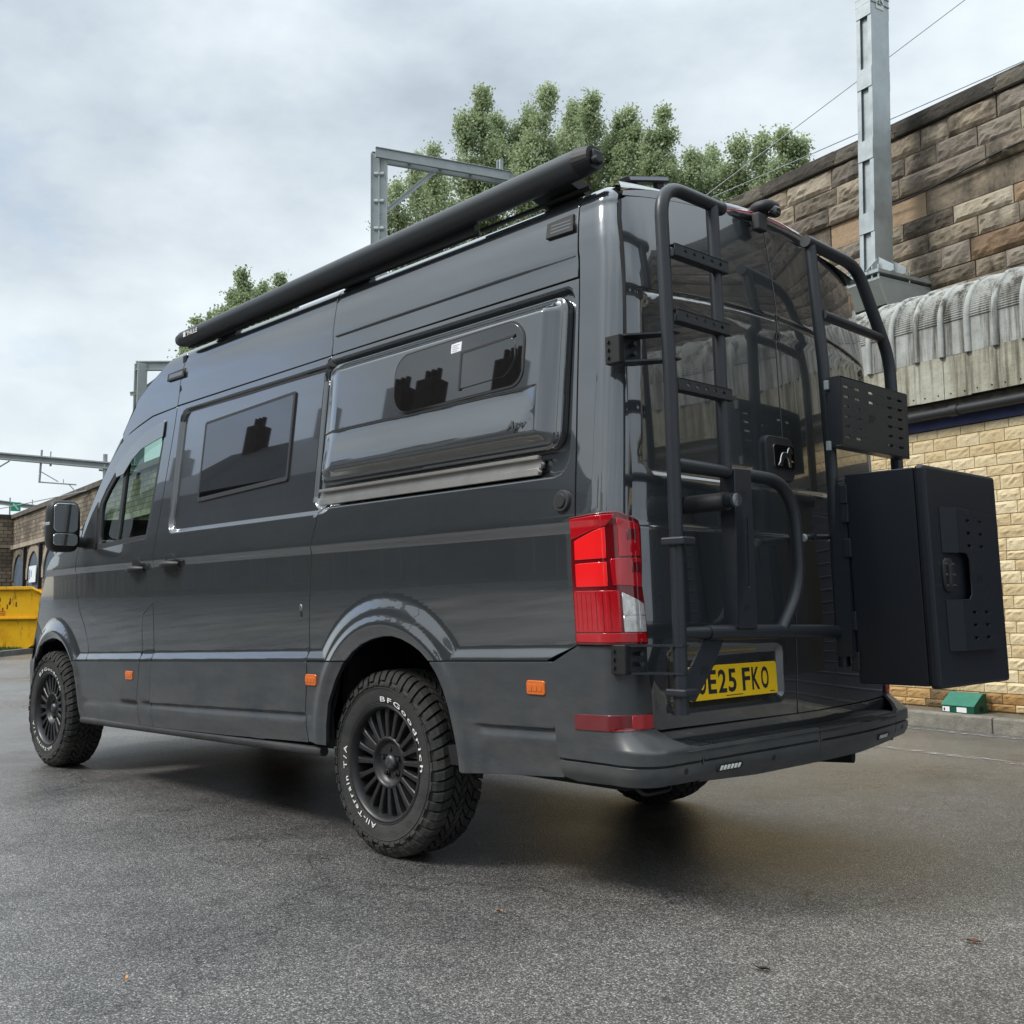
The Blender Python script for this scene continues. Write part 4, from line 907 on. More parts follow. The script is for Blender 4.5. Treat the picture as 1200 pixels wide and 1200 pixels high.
q = MB(); lump(q, (0, 0, 0), (.010, .046, .062), 3, 20, 8); q.V = [BX(-1.848+v[0], -.182+v[1]+.026, 1.092+v[2]) for v in q.V]; lk = q.build('box_latch', M_black); lk.parent = stb
q = MB()
for (a, b) in ((.028, .038), (-.028, .038), (.03, 0), (-.03, 0), (.028, -.038), (-.028, -.038)): q.tube([BX(-1.852, -.156+a, 1.092+b), BX(-1.862, -.156+a, 1.092+b)], .0045, 8)
o = q.build('latch_rivet', M_chrome); o.parent = stb
q = MB(); q.box(-1.866, -1.854, -.176, -.160, 1.055, 1.125, .002); o = q.build('latch_lever', M_plastic); o.parent = stb
o = text_obj('cut_logo', '77', .05, lambda a, b: BX(-1.8735, -.335-a-.25*b, 1.065+b*.9), M_black, None, thick=.001); o.parent = stb
for z in (1.40, 1.33, 1.20, .93, .78):
    o = MB().box(-1.545, -1.515, -.060+SH(z), -.035+SH(z), z-.035, z+.035, .003).build('box_hinge', M_rack); o.parent = stb
o = MB().box(-1.535, -1.48, -.62, -.55, 1.40, 1.44).build('box_bracket', M_rack); o.parent = stb
q = MB(); q.box(-1.532, -1.47, -.14, -.06, .80, 1.44)
o = q.build('box_bracket', M_rack); o.parent = stb
# ================================================================== GROUND
def nodes(name):
    m = bpy.data.materials.new(name); m.use_nodes = True; t = m.node_tree; return m, t, t.nodes['Principled BSDF'], (lambda ty, **k: _mk(t, ty, k)), t.links.new
def _mk(t, ty, k):
    n = t.nodes.new(ty)
    for a, b in k.items():
        if a.startswith('i_'): n.inputs[a[2:].replace('_', ' ')].default_value = b
        else: setattr(n, a, b)
    return n
def ramp(t, stops):
    r = t.nodes.new('ShaderNodeValToRGB'); e = r.color_ramp.elements
    while len(e) < len(stops): e.new(.5)
    for q, (p, c) in zip(e, stops): q.position = p; q.color = (*c, 1) if len(c) == 3 else c
    return r
M_asph, t, b, n, L = nodes('wet_asphalt')
tc = n('ShaderNodeTexCoord'); v1 = n('ShaderNodeTexVoronoi', i_Scale=185.); v2 = n('ShaderNodeTexVoronoi', i_Scale=420.); ns = n('ShaderNodeTexNoise', i_Scale=.55, i_Detail=7., i_Roughness=.6); nf = n('ShaderNodeTexNoise', i_Scale=260., i_Detail=4.)
nm = n('ShaderNodeTexNoise', i_Scale=6., i_Detail=6., i_Roughness=.65)
for q in (v1, v2, ns, nf, nm): L(tc.outputs['Object'], q.inputs['Vector'])
stone = ramp(t, [(0, (.085, .082, .081)), (.45, (.142, .138, .136)), (.68, (.20, .195, .192)), (.88, (.285, .278, .272)), (1, (.44, .43, .415))])
sepc = n('ShaderNodeSeparateColor'); L(v1.outputs['Color'], sepc.inputs[0]); L(sepc.outputs[0], stone.inputs[0])
edge = ramp(t, [(.25, (1, 1, 1)), (.62, (.25, .25, .25))]); L(v1.outputs['Distance'], edge.inputs[0])
mu = n('ShaderNodeMix', data_type='RGBA', blend_type='MULTIPLY'); mu.inputs[0].default_value = .75; L(stone.outputs[0], mu.inputs[6]); L(edge.outputs[0], mu.inputs[7])
f2 = ramp(t, [(.32, (.66, .66, .68)), (.5, (1, .99, .98)), (.68, (1.30, 1.28, 1.24))]); L(ns.outputs['Fac'], f2.inputs[0])
mu2 = n('ShaderNodeMix', data_type='RGBA', blend_type='MULTIPLY'); mu2.inputs[0].default_value = 1; L(mu.outputs[2], mu2.inputs[6]); L(f2.outputs[0], mu2.inputs[7])
f3 = ramp(t, [(.3, (.85, .85, .85)), (.7, (1.15, 1.13, 1.1))]); L(nm.outputs['Fac'], f3.inputs[0])
mu3 = n('ShaderNodeMix', data_type='RGBA', blend_type='MULTIPLY'); mu3.inputs[0].default_value = 1; L(mu2.outputs[2], mu3.inputs[6]); L(f3.outputs[0], mu3.inputs[7])
nd = n('ShaderNodeTexNoise', i_Scale=1.7, i_Detail=9., i_Roughness=.7); L(tc.outputs['Object'], nd.inputs['Vector']); f4 = ramp(t, [(.36, (.62, .62, .63)), (.47, (1, 1, 1))]); L(nd.outputs['Fac'], f4.inputs[0])
mu4 = n('ShaderNodeMix', data_type='RGBA', blend_type='MULTIPLY'); mu4.inputs[0].default_value = .8; L(mu3.outputs[2], mu4.inputs[6]); L(f4.outputs[0], mu4.inputs[7])
# hairline cracks
vc = n('ShaderNodeTexVoronoi', i_Scale=.42, feature='DISTANCE_TO_EDGE'); wn = n('ShaderNodeTexNoise', i_Scale=2.2, i_Detail=8.); L(tc.outputs['Object'], wn.inputs['Vector']); wa = n('ShaderNodeVectorMath', operation='MULTIPLY_ADD'); L(wn.outputs['Color'], wa.inputs[0]); wa.inputs[1].default_value = (.9, .9, 0); L(tc.outputs['Object'], wa.inputs[2]); L(wa.outputs[0], vc.inputs['Vector'])
f5 = ramp(t, [(.0008, (.45, .45, .45)), (.0022, (1, 1, 1))]); L(vc.outputs['Distance'], f5.inputs[0]); mu5 = n('ShaderNodeMix', data_type='RGBA', blend_type='MULTIPLY'); L(f4.outputs[0], mu5.inputs[0]); mu5.inputs[0].default_value = .7; L(mu4.outputs[2], mu5.inputs[6]); L(f5.outputs[0], mu5.inputs[7])
L(mu5.outputs[2], b.inputs['Base Color'])
rr = n('ShaderNodeMapRange'); rr.inputs[1].default_value = .35; rr.inputs[2].default_value = .65; rr.inputs[3].default_value = .25; rr.inputs[4].default_value = .44; L(ns.outputs['Fac'], rr.inputs[0]); L(rr.outputs[0], b.inputs['Roughness'])
hb = n('ShaderNodeMath', operation='MULTIPLY'); hb.inputs[1].default_value = -.9; L(v1.outputs['Distance'], hb.inputs[0])
ha = n('ShaderNodeMath', operation='ADD'); L(hb.outputs[0], ha.inputs[0]); h2 = n('ShaderNodeMath', operation='MULTIPLY'); h2.inputs[1].default_value = .5; L(nf.outputs['Fac'], h2.inputs[0]); L(h2.outputs[0], ha.inputs[1])
bp = n('ShaderNodeBump'); bp.inputs['Strength'].default_value = .65; bp.inputs['Distance'].default_value = .0032; L(ha.outputs[0], bp.inputs['Height']); L(bp.outputs[0], b.inputs['Normal'])
b.inputs['Specular IOR Level'].default_value = .55
G = 900
link('ground', pymesh('ground', [(-G, -G, 0), (G, -G, 0), (G, G, 0), (-G, G, 0)], [(0, 1, 2, 3)]), M_asph, kind='structure')

# worn painted lines
def worn(name, col, th=.5, sc=14.):
    m, t, b, n, L = nodes(name); tc = n('ShaderNodeTexCoord'); q = n('ShaderNodeTexNoise', i_Scale=sc, i_Detail=9., i_Roughness=.75); L(tc.outputs['Object'], q.inputs['Vector'])
    r = ramp(t, [(th-.06, (0, 0, 0)), (th+.06, (1, 1, 1))]); L(q.outputs['Fac'], r.inputs[0]); L(r.outputs[0], b.inputs['Alpha']); b.inputs['Base Color'].default_value = (*col, 1); b.inputs['Roughness'].default_value = .6
    return m
M_line = worn('worn_white_paint', (.30, .295, .28), .53)
WD = Vector((-.981, .196, 0)).normalized(); WN = Vector((-WD.y*-1, -WD.x*-1, 0)); WN = Vector((-.196, -.981, 0)).normalized(); W0 = Vector((.848, -5.378, 0))
def W(u, w, z): return tuple(W0+WD*u+WN*w+Vector((0, 0, z)))
def strip(name, P4, m, kind='structure'): return link(name, pymesh(name, P4, [(0, 1, 2, 3)]), m, kind=kind)
strip('painted_line', [W(-12, -.62, .004), W(8, -.62, .004), W(8, -.52, .004), W(-12, -.52, .004)], M_line)
strip('painted_line', [W(-12, -1.75, .004), W(8, -1.75, .004), W(8, -1.65, .004), W(-12, -1.65, .004)], M_line)
strip('painted_line', [(17.5, -1.9, .004), (18.3, -2.6, .004), (19.0, -2.2, .004), (18.2, -1.4, .004)], worn('worn_white_marking', (.7, .7, .68), .42))

# kerb and footway along the yellow building
M_kerb = mat('concrete_kerb', (.20, .185, .155), .8, var=.35, vscale=9, bump=.5, bscale=60)
M_foot = mat('footway', (.13, .115, .09), .9, var=.35, vscale=6, bump=.6, bscale=90)
kb = link('kerb', pymesh('kerb', [W(-14, -.275, -.05), W(9, -.275, -.05), W(9, -.275, .09), W(-14, -.275, .09)], [(0, 1, 2, 3)]), M_dark, kind='structure')
kme = None
for i, k in enumerate(np.arange(-8.12, 8.5, .915)):
    q = MB(); 
    if kme is None:
        bx_ = MB(); bx_.box(0, .907, 0, .125, -.05, .12, .012); kme = pymesh('kerb_stone', bx_.V, bx_.F)
        kme.materials.append(M_kerb)
    o = bpy.data.objects.new('kerb_stone', kme); COL.objects.link(o); o.parent = kb
    o.matrix_world = Matrix(((WD.x, WN.x, 0, 0), (WD.y, WN.y, 0, 0), (0, 0, 1, 0), (0, 0, 0, 1)))
    o.location = W(k, -.40, rng.uniform(-.004, .003))
strip('footway', [W(-14, -.28, .112), W(9, -.28, .112), W(9, .30, .112), W(-14, .30, .112)], M_foot)

# ================================================================== YELLOW BUILDING
def stone_mat(name, stops, sc=2.2, bump=.9, rough=.85, dirt=None, objvar=True, face=None):
    m, t, b, n, L = nodes(name); tc = n('ShaderNodeTexCoord'); oi = n('ShaderNodeObjectInfo')
    geo = n('ShaderNodeNewGeometry')
    q = n('ShaderNodeTexNoise', i_Scale=sc, i_Detail=10., i_Roughness=.68); L(geo.outputs['Position'], q.inputs['Vector'])
    q2 = n('ShaderNodeTexNoise', i_Scale=sc*9, i_Detail=8., i_Roughness=.7); L(geo.outputs['Position'], q2.inputs['Vector'])
    add = n('ShaderNodeMath', operation='ADD'); mulr = n('ShaderNodeMath', operation='MULTIPLY'); mulr.inputs[1].default_value = .62 if objvar else 0; L(oi.outputs['Random'], mulr.inputs[0])
    sub_ = n('ShaderNodeMath', operation='SUBTRACT'); L(mulr.outputs[0], sub_.inputs[0]); sub_.inputs[1].default_value = .31 if objvar else 0
    L(sub_.outputs[0], add.inputs[0]); L(q.outputs['Fac'], add.inputs[1])
    a2 = n('ShaderNodeMath', operation='ADD'); m2 = n('ShaderNodeMath', operation='MULTIPLY_ADD'); m2.inputs[1].default_value = .34; m2.inputs[2].default_value = -.17; L(q2.outputs['Fac'], m2.inputs[0]); L(add.outputs[0], a2.inputs[0]); L(m2.outputs[0], a2.inputs[1])
    r = ramp(t, stops); L(a2.outputs[0], r.inputs[0]); out = r.outputs[0]
    if dirt:
        # soot and rain streaks: stretched downwards
        mp_ = n('ShaderNodeMapping'); mp_.inputs['Scale'].default_value = dirt[0]; L(geo.outputs['Position'], mp_.inputs['Vector'])
        dn = n('ShaderNodeTexNoise', i_Scale=1., i_Detail=8., i_Roughness=.7); L(mp_.outputs[0], dn.inputs['Vector']); dr = ramp(t, [(dirt[1], (0, 0, 0)), (dirt[2], (1, 1, 1))]); L(dn.outputs['Fac'], dr.inputs[0])
        mx_ = n('ShaderNodeMix', data_type='RGBA'); L(dr.outputs[0], mx_.inputs[0]); L(out, mx_.inputs[6]); mx_.inputs[7].default_value = (*dirt[3], 1); out = mx_.outputs[2]
    L(out, b.inputs['Base Color']); b.inputs['Roughness'].default_value = rough; b.inputs['Specular IOR Level'].default_value = .25
    bp = n('ShaderNodeBump'); bp.inputs['Strength'].default_value = bump; bp.inputs['Distance'].default_value = .02; L(q2.outputs['Fac'], bp.inputs['Height']); L(bp.outputs[0], b.inputs['Normal'])
    return m
M_yb = stone_mat('yellow_split_block', [(.2, (.56, .43, .24)), (.5, (.66, .53, .32)), (.8, (.72, .60, .39))], sc=3., bump=.6)
M_ybd = stone_mat('stained_split_block', [(.2, (.16, .11, .06)), (.5, (.42, .24, .09)), (.8, (.50, .33, .15))], sc=5., bump=.7)
M_mort = mat('mortar', (.36, .26, .15), .95, var=.2, vscale=20)
M_band = mat('blue_painted_fascia', (.035, .045, .12), .6, var=.3, vscale=6)
bld = empty('low_brick_building', tuple(W0)); tag(bld, 'low yellow block building with grey ribbed curved roof and blue band', 'building')
def bp_(o):
    o.parent = bld; o.matrix_parent_inverse = Matrix.Translation(-W0); return o
def wbox(mb, u0, u1, w0, w1, z0, z1):
    V = [W(u, w, z) for u in (u0, u1) for w in (w0, w1) for z in (z0, z1)]
    mb.add(V, [(0, 1, 3, 2), (4, 6, 7, 5), (0, 4, 5, 1), (2, 3, 7, 6), (0, 2, 6, 4), (1, 5, 7, 3)])
q = MB(); wbox(q, -5.5, 8.5, .012, 2.0, 0, 3.2); bp_(q.build('wall', M_mort))
q = MB(); wbox(q, -5.5, 8.5, -.03, .05, 2.490, 2.575); bp_(q.build('fascia', M_band))
q = MB(); wbox(q, -5.5, 8.5, -.10, .10, 2.64, 2.70); bp_(q.build('eaves_board', mat('mossy_board', (.055, .052, .04), .95, var=.6, vscale=12, bump=.5)))
q = MB(); q.tube([W(-5.5, -.11, 2.60), W(.62, -.11, 2.605)], .042, 14); q.tube([W(.60, -.11, 2.605), W(.68, -.11, 2.605)], .050, 14); q.tube([W(.66, -.11, 2.605), W(8.5, -.11, 2.61)], .042, 14); bp_(q.build('gutter', M_plastic))
def split_face(u0, u1, z0, z1, seed, amp=.013, nu=7, nz=4):
    r = np.random.default_rng(seed); V = []; F = []
    h = r.uniform(0, 1, (nz+1, nu+1)); ridge = r.uniform(.25, .75, nu+1)
    for j in range(nz+1):
        for i in range(nu+1):
            ed = (i in (0, nu)) or (j in (0, nz)); t_ = j/nz
            # conchoidal: proud belly with a broken ridge line across the middle
            d = 0 if ed else amp*(.35+.65*h[j, i])*(1.0 if t_ > ridge[i] else .45)
            V.append((u0+(u1-u0)*i/nu, -.004-d, z0+(z1-z0)*t_))
    for j in range(nz):
        for i in range(nu): a = j*(nu+1)+i; F.append((a, a+1, a+nu+2, a+nu+1))
    b = len(V); V += [(u0, .02, z0), (u1, .02, z0), (u1, .02, z1), (u0, .02, z1)]
    F += [(b, b+1, nu, 0)] if False else []
    c = [0, nu, (nz+1)*(nu+1)-1, nz*(nu+1)]
    for a_, b_, q_, p_ in ((c[0], c[1], b+1, b), (c[1], c[2], b+2, b+1), (c[2], c[3], b+3, b+2), (c[3], c[0], b, b+3)): F.append((a_, b_, q_, p_))
    return V, F
Rw = Matrix(((WD.x, WN.x, 0, W0.x), (WD.y, WN.y, 0, W0.y), (0, 0, 1, 0), (0, 0, 0, 1)))
zrows = [.13, .19, .275, .365, .465, .562, .664, .758, .853, .951, 1.057, 1.152, 1.254, 1.342, 1.415, 1.52, 1.62, 1.715, 1.817, 1.915, 2.030, 2.115, 2.212, 2.304, 2.412, 2.487]
cnt = 0; rest = MB(); var = {}
for ri, (z0, z1) in enumerate(zip(zrows, zrows[1:])):
    u = -5.4+(ri % 2)*.11+rng.uniform(-.01, .01)
    while u < 8.4:
        w_ = rng.choice([.20, .225, .21, .235])
        near = -.35 < u < 1.48
        if near:
            V, F = split_face(0, w_-.006, 0, z1-z0-.006, int(rng.integers(0, 14)), nu=6, nz=4)
            o = link('brick', pymesh('brick', V, F), M_ybd if (ri < 2 and rng.random() < .8) or (ri == 2 and u > 1.1) else M_yb)
            o.parent = bld; o.matrix_parent_inverse = Matrix.Translation(-W0); o.matrix_basis = Rw @ Matrix.Translation((u, 0, z0+.003)); cnt += 1
        else:
            V, F = split_face(u, u+w_-.006, z0+.003, z1-.003, int(rng.integers(0, 14)), nu=4, nz=2)
            rest.add([tuple(Rw @ Vector(v)) for v in V], F)
        u += w_
o = rest.build('brickwork', M_yb); o['kind'] = 'stuff'; bp_(o)
M_added_shut = mat('added_shutter_navy', (.012, .014, .022), .45, var=.1, vscale=5)  # unseen dark shutters, added to darken what the rear doors reflect
for u0 in (1.40, 3.86, 6.32):
    q = MB(); wbox(q, u0, u0+2.45, -.06, .03, .12, 2.22)
    sh_ = bp_(q.build('added_dark_shutter', M_added_shut))
    for k in range(19):
        q = MB(); q.tube([W(u0+.02, -.062, .17+k*.108), W(u0+2.43, -.062, .17+k*.108)], .012, 6); o = q.build('added_shutter_slat', M_added_shut); o.parent = sh_
print('bricks', cnt)
# curved fibre-cement eaves sheets
M_sheet = stone_mat('weathered_fibre_cement', [(.2, (.24, .24, .22)), (.5, (.37, .38, .36)), (.8, (.50, .51, .49))], sc=4., bump=.3, rough=.8, dirt=((10., 10., .5), .47, .62, (.085, .078, .066)), objvar=False)
M_sheet2 = stone_mat('stained_fibre_cement', [(.2, (.17, .155, .11)), (.5, (.36, .345, .27)), (.8, (.50, .50, .43))], sc=3., bump=.4, rough=.85, dirt=((13., 13., .5), .46, .64, (.085, .075, .055)), objvar=False)
def sheet_prof(t):
    """outer face of the eaves sheet in (w,z): upright, then bent back over the roof; t in metres"""
    if t < .27: return (-.15, 3.062+t), (-1, 0)
    R0 = .40; a = (t-.27)/R0
    if a < 1.30: return (-.15+R0*(1-math.cos(a)), 3.332+R0*math.sin(a)), (-math.cos(a), math.sin(a))
    c = 1.30; e_ = (a-c)*R0; return (-.15+R0*(1-math.cos(c))+e_*math.sin(c), 3.332+R0*math.sin(c)+e_*math.cos(c)), (-math.cos(c), math.sin(c))
ts = [0, .09, .18, .262]+list(np.arange(.27, 1.15, .0052))
pitch_u = .247; u_first = .083-pitch_u*20
sh_me = None; rib_me = None; low_me = None
for k in range(54):
    u0 = u_first+k*pitch_u
    if u0 < -5.0 or u0 > 8.3: continue
    if sh_me is None:
        V = []; F = []
        us = [0, .012, .06, .12, .19, .245]
        for ti, t_ in enumerate(ts):
            (w, z), (nw, nz_) = sheet_prof(t_)
            h = 0 if t_ <= .27 else .0045*(1+math.cos(2*math.pi*(t_-.27)/.0208))*(1 if t_ < 1.0 else .6)*min(1, (t_-.27)/.02)
            for u in us: V.append((u, w+nw*h*1.5, z+nz_*h*1.5))
        for i in range(len(ts)-1):
            for j in range(len(us)-1): a = i*len(us)+j; F.append((a, a+1, a+len(us)+1, a+len(us)))
        b = len(V); V += [(0, -.13, 3.062), (.245, -.13, 3.062)]; F.append((0, b, b+1, len(us)-1))
        sh_me = pymesh('roof_sheet', V, F, True); sh_me.materials.append(M_sheet)
        # raised rib over the joint
        q = MB(); pr_ = []
        for t_ in [0, .1, .2, .27]+list(np.arange(.29, 1.15, .03)):
            (w, z), (nw, nz_) = sheet_prof(t_); pr_.append((0, w+nw*.004, z+nz_*.004))
        q.tube(pr_, .029, 10); rib_me = pymesh('roof_rib', q.V, q.F, True); rib_me.materials.append(M_sheet)
        q = MB(); q.box(.0015, .2455, -.149, -.13, 2.705, 3.066); 
        for uu in (.06, .19): q.tube([(uu, -.152, 2.745), (uu, -.145, 2.745)], .007, 8, mi=1)
        low_me = pymesh('eaves_panel', q.V, q.F, mi=q.mi); low_me.materials.append(M_sheet2); low_me.materials.append(M_dark)
    for nm, me in (('roof_sheet', sh_me), ('roof_rib', rib_me), ('eaves_panel', low_me)):
        o = bpy.data.objects.new(nm, me); COL.objects.link(o); o.parent = bld; o.matrix_parent_inverse = Matrix.Translation(-W0)
        dz = rng.uniform(-.004, .004); o.matrix_basis = Rw @ Matrix.Translation((u0, rng.uniform(-.003, .003), dz))
q = MB(); wbox(q, -5.5, 8.5, .25, 2.0, 3.2, 3.70); bp_(q.build('roof_deck', M_sheet2))

# ================================================================== VIADUCT WALL (right)
M_st = stone_mat('weathered_sandstone', [(.12, (.045, .038, .030)), (.32, (.17, .14, .108)), (.50, (.28, .228, .168)), (.66, (.33, .275, .205)), (.85, (.40, .35, .28))], sc=1.6, bump=1., dirt=((1.3, 1.3, .7), .52, .68, (.050, .044, .036)))
M_st2 = stone_mat('rusty_sandstone', [(.15, (.12, .082, .055)), (.45, (.25, .170, .105)), (.8, (.36, .26, .17))], sc=1.8, bump=1.)
M_st3 = stone_mat('pale_sandstone', [(.12, (.09, .075, .058)), (.35, (.22, .185, .14)), (.6, (.37, .32, .24)), (.85, (.46, .41, .33))], sc=2., bump=1., dirt=((1.5, 1.5, .8), .58, .74, (.07, .062, .052)))
M_st4 = stone_mat('grey_weathered_sandstone', [(.12, (.09, .078, .066)), (.35, (.18, .155, .128)), (.6, (.27, .232, .19)), (.85, (.32, .285, .24))], sc=1.8, bump=1., dirt=((1.5, 1.5, .8), .56, .72, (.055, .048, .040)))
M_cop2 = stone_mat('sooty_band_stone', [(.2, (.075, .065, .054)), (.5, (.15, .126, .10)), (.8, (.25, .21, .165))], sc=1.5, bump=1.)
M_cop = stone_mat('sooty_coping', [(.2, (.035, .031, .027)), (.5, (.070, .062, .052)), (.8, (.14, .125, .10))], sc=2., bump=.8)
M_joint = mat('dark_mortar', (.055, .047, .038), .95, var=.3, vscale=14)
WW = 2.0
vw = empty('viaduct_wall', W(0, WW, 0)); tag(vw, 'tall sooty sandstone viaduct wall rising behind the curved grey roof', 'wall')
VI = Matrix.Translation(-Vector(W(0, WW, 0)))
def vpar(o): o.parent = vw; o.matrix_parent_inverse = VI; return o
UL, UR = -13.5, 9.
q = MB(); wbox(q, UL, UR, WW+.03, WW+1.0, 0, 6.30); vpar(q.build('wall', M_joint))
rows_z = [6.25, 6.00, 5.758, 5.54, 5.24, 5.045, 4.83, 4.585, 4.40, 4.16, 3.93, 3.70, 3.45]
rw = Matrix(((WD.x, WN.x, 0, W0.x), (WD.y, WN.y, 0, W0.y), (0, 0, 1, 0), (0, 0, 0, 1)))
def rock(w, h, seed, amp, smoothf=False):
    r = np.random.default_rng(seed); nu, nz = max(6, int(w/.055)), 6; H = r.uniform(0, 1, (nz+1, nu+1)); H0 = H; H = (H+np.roll(H, 1, 1)+np.roll(H, 1, 0)+np.roll(H, 2, 1))/4; H = .75*H+.35*H0*(r.random(H.shape) < .5); V = []; F = []
    tilt = r.uniform(-.5, .5, 2)
    for j in range(nz+1):
        for i in range(nu+1):
            u, v = i/nu, j/nz; ed = min(u*w, (1-u)*w, v*h, (1-v)*h)
            d = amp*(.15 if smoothf else 1)*(H[j, i]*1.3+.3+tilt[0]*(u-.5)+tilt[1]*(v-.5))*min(1, ed/.04)
            V.append((u*w, -.012-max(0, d), v*h))
    for j in range(nz):
        for i in range(nu): a = j*(nu+1)+i; F.append((a, a+1, a+nu+2, a+nu+1))
    b = len(V); V += [(0, .05, 0), (w, .05, 0), (w, .05, h), (0, .05, h)]; c = [0, nu, (nz+1)*(nu+1)-1, nz*(nu+1)]
    for a_, b_, q_, p_ in ((c[0], c[1], b+1, b), (c[1], c[2], b+2, b+1), (c[2], c[3], b+3, b+2), (c[3], c[0], b, b+3)): F.append((a_, b_, q_, p_))
    return V, F
rest = MB(); ns_ = 0
for ri, (z1, z0) in enumerate(zip(rows_z, rows_z[1:])):
    u = UL+rng.uniform(0, .3)
    while u < UR-.3:
        w_ = rng.uniform(.34, .80) if ri != 2 and ri != 3 else rng.uniform(.9, 1.5)
        w_ = min(w_, UR-u); h = z1-z0-.010; smooth_ = ri in (3,)
        V, F = rock(w_-.010, h, int(rng.integers(0, 1e6)), .035, smooth_)
        off = -.045 if ri == 2 else rng.uniform(-.012, .006)
        Mx = rw @ Matrix.Translation((u, WW+off, z0+.005))
        if u+w_ > -5.4 and u < 1.5:
            o = link('stone', pymesh('stone', V, F), M_cop2 if ri == 2 and rng.random() < .7 else [M_st, M_st, M_st2, M_st3, M_st4][int(rng.integers(0, 5))] if ri > 0 else [M_st, M_st4][int(rng.integers(0, 2))]); o.parent = vw; o.matrix_parent_inverse = VI; o.matrix_basis = Mx; ns_ += 1
        else: rest.add([tuple(Mx @ Vector(v)) for v in V], F)
        u += w_
o = rest.build('stonework', M_st); o['kind'] = 'stuff'; vpar(o)
u = UL; 
while u < UR:
    w_ = rng.uniform(.85, 1.25); w_ = min(w_, UR-u); V, F = rock(w_-.008, .165, int(rng.integers(0, 1e6)), .012)
    b = len(V)
    V = [(a, c-.06, d) for a, c, d in V]; V += [(0, .9, .16), (w_-.008, .9, .16)]; n0 = b-4; F.append((n0+3, n0+2, b+1, b)); F.append((n0, n0+1, n0+2, n0+3))
    o = link('coping_stone', pymesh('coping_stone', V, F), M_cop); o.parent = vw; o.matrix_parent_inverse = VI; o.matrix_basis = rw @ Matrix.Translation((u, WW, 6.255+rng.uniform(-.004, .004))); u += w_
print('stones', ns_)
q = MB(); wbox(q, UL, UR, WW-.08, WW+1.05, 6.30, 6.41); vpar(q.build('coping_bed', M_cop))
# cable sagging along the string course
q = MB(); q.tube([W(u, WW-.10, 5.60-.10*math.sin((u+2.6)*1.15)**2+.02*u) for u in np.linspace(-1.6, .4, 14)], .010, 6); o = q.build('wall_cable', M_black); tag(o, 'black cable sagging along the stone wall above the roof', 'cable')

# ================================================================== MAST on its bracket
mast = empty('catenary_mast', W(-1.2, 1.35, 4.4)); tag(mast, 'tall galvanised box mast bolted to a bracket in front of the stone wall', 'mast')
MI = Matrix.Translation(-Vector(W(-1.2, 1.35, 4.4)))
def mpar(o): o.parent = mast; o.matrix_parent_inverse = MI; return o
# slight lean as in the photograph
def MP(u, w, z): k = .030*(z-4.4); return W(-1.27+u+k, 1.40+w, z)
def mbox(q, u0, u1, w0, w1, z0, z1, z2=None, z3=None):
    V = [MP(u, w, z) for u in (u0, u1) for w in (w0, w1) for z in (z0, z1)]
    q.add(V, [(0, 1, 3, 2), (4, 6, 7, 5), (0, 4, 5, 1), (2, 3, 7, 6), (0, 2, 6, 4), (1, 5, 7, 3)])
q = MB()
for sg in (1, -1):
    mbox(q, *sorted((sg*.092, sg*.100)), -.145, .145, 4.50, 10.6)
    for w in (-1, 1): mbox(q, *sorted((sg*.050, sg*.092)), *sorted((w*.137, w*.145)), 4.50, 10.6)
mpar(q.build('channel', M_galv))
for k in range(8):
    z = 4.98+k*.80
    for w in (-1, 1):
        q = MB(); mbox(q, -.098, .098, *sorted((w*.1455, w*.153)), z, z+.22); o = mpar(q.build('batten_plate', M_galv))
q = MB(); mbox(q, -.091, .091, -.112, -.104, 4.5, 10.6); mpar(q.build('inner_plate', M_galv))
# bracket under the foot
q = MB(); mbox(q, -.36, .26, -.30, .60, 4.465, 4.50); mbox(q, -.32, .24, -.26, .60, 4.40, 4.43)
for (a, b) in ((.115, .125), (-.125, -.115)):
    q.add([MP(a, -.15, 4.50), MP(a, -.33, 4.50), MP(a, -.15, 4.66), MP(b, -.15, 4.50), MP(b, -.33, 4.50), MP(b, -.15, 4.66)], [(0, 1, 2), (5, 4, 3), (0, 3, 4, 1), (1, 4, 5, 2), (2, 5, 3, 0)])
for w in (-.10, .10):
    for sg in (1, -1): q.add([MP(sg*.10, w-.005, 4.50), MP(sg*.30, w-.005, 4.50), MP(sg*.30, w-.005, 4.56), MP(sg*.10, w-.005, 4.70), MP(sg*.10, w+.005, 4.50), MP(sg*.30, w+.005, 4.50), MP(sg*.30, w+.005, 4.56), MP(sg*.10, w+.005, 4.70)], [(0, 1, 2, 3), (7, 6, 5, 4), (0, 4, 5, 1), (1, 5, 6, 2), (2, 6, 7, 3), (3, 7, 4, 0)])
mpar(q.build('base_plate', M_galv))
for u in (-.30, -.18, .14, .22):
    for w in (-.25, .25): q = MB(); q.tube([MP(u, w, 4.40), MP(u, w, 4.56)], .014, 8); mpar(q.build('bolt', M_chrome))
q = MB()   # tapering cantilever box back to the wall, open at the side
for u0, u1 in ((-.38, -.36), (.24, .26)):
    q.add([MP(u0, -.30, 4.39), MP(u0, .64, 4.39), MP(u0, .64, 3.40), MP(u0, .30, 3.40), MP(u1, -.30, 4.39), MP(u1, .64, 4.39), MP(u1, .64, 3.40), MP(u1, .30, 3.40)], [(0, 1, 2, 3), (7, 6, 5, 4), (0, 4, 5, 1), (1, 5, 6, 2), (2, 6, 7, 3), (3, 7, 4, 0)])
q.add([MP(-.38, -.30, 4.38), MP(.26, -.30, 4.38), MP(.26, -.12, 4.16), MP(-.38, -.12, 4.16)], [(0, 1, 2, 3)])
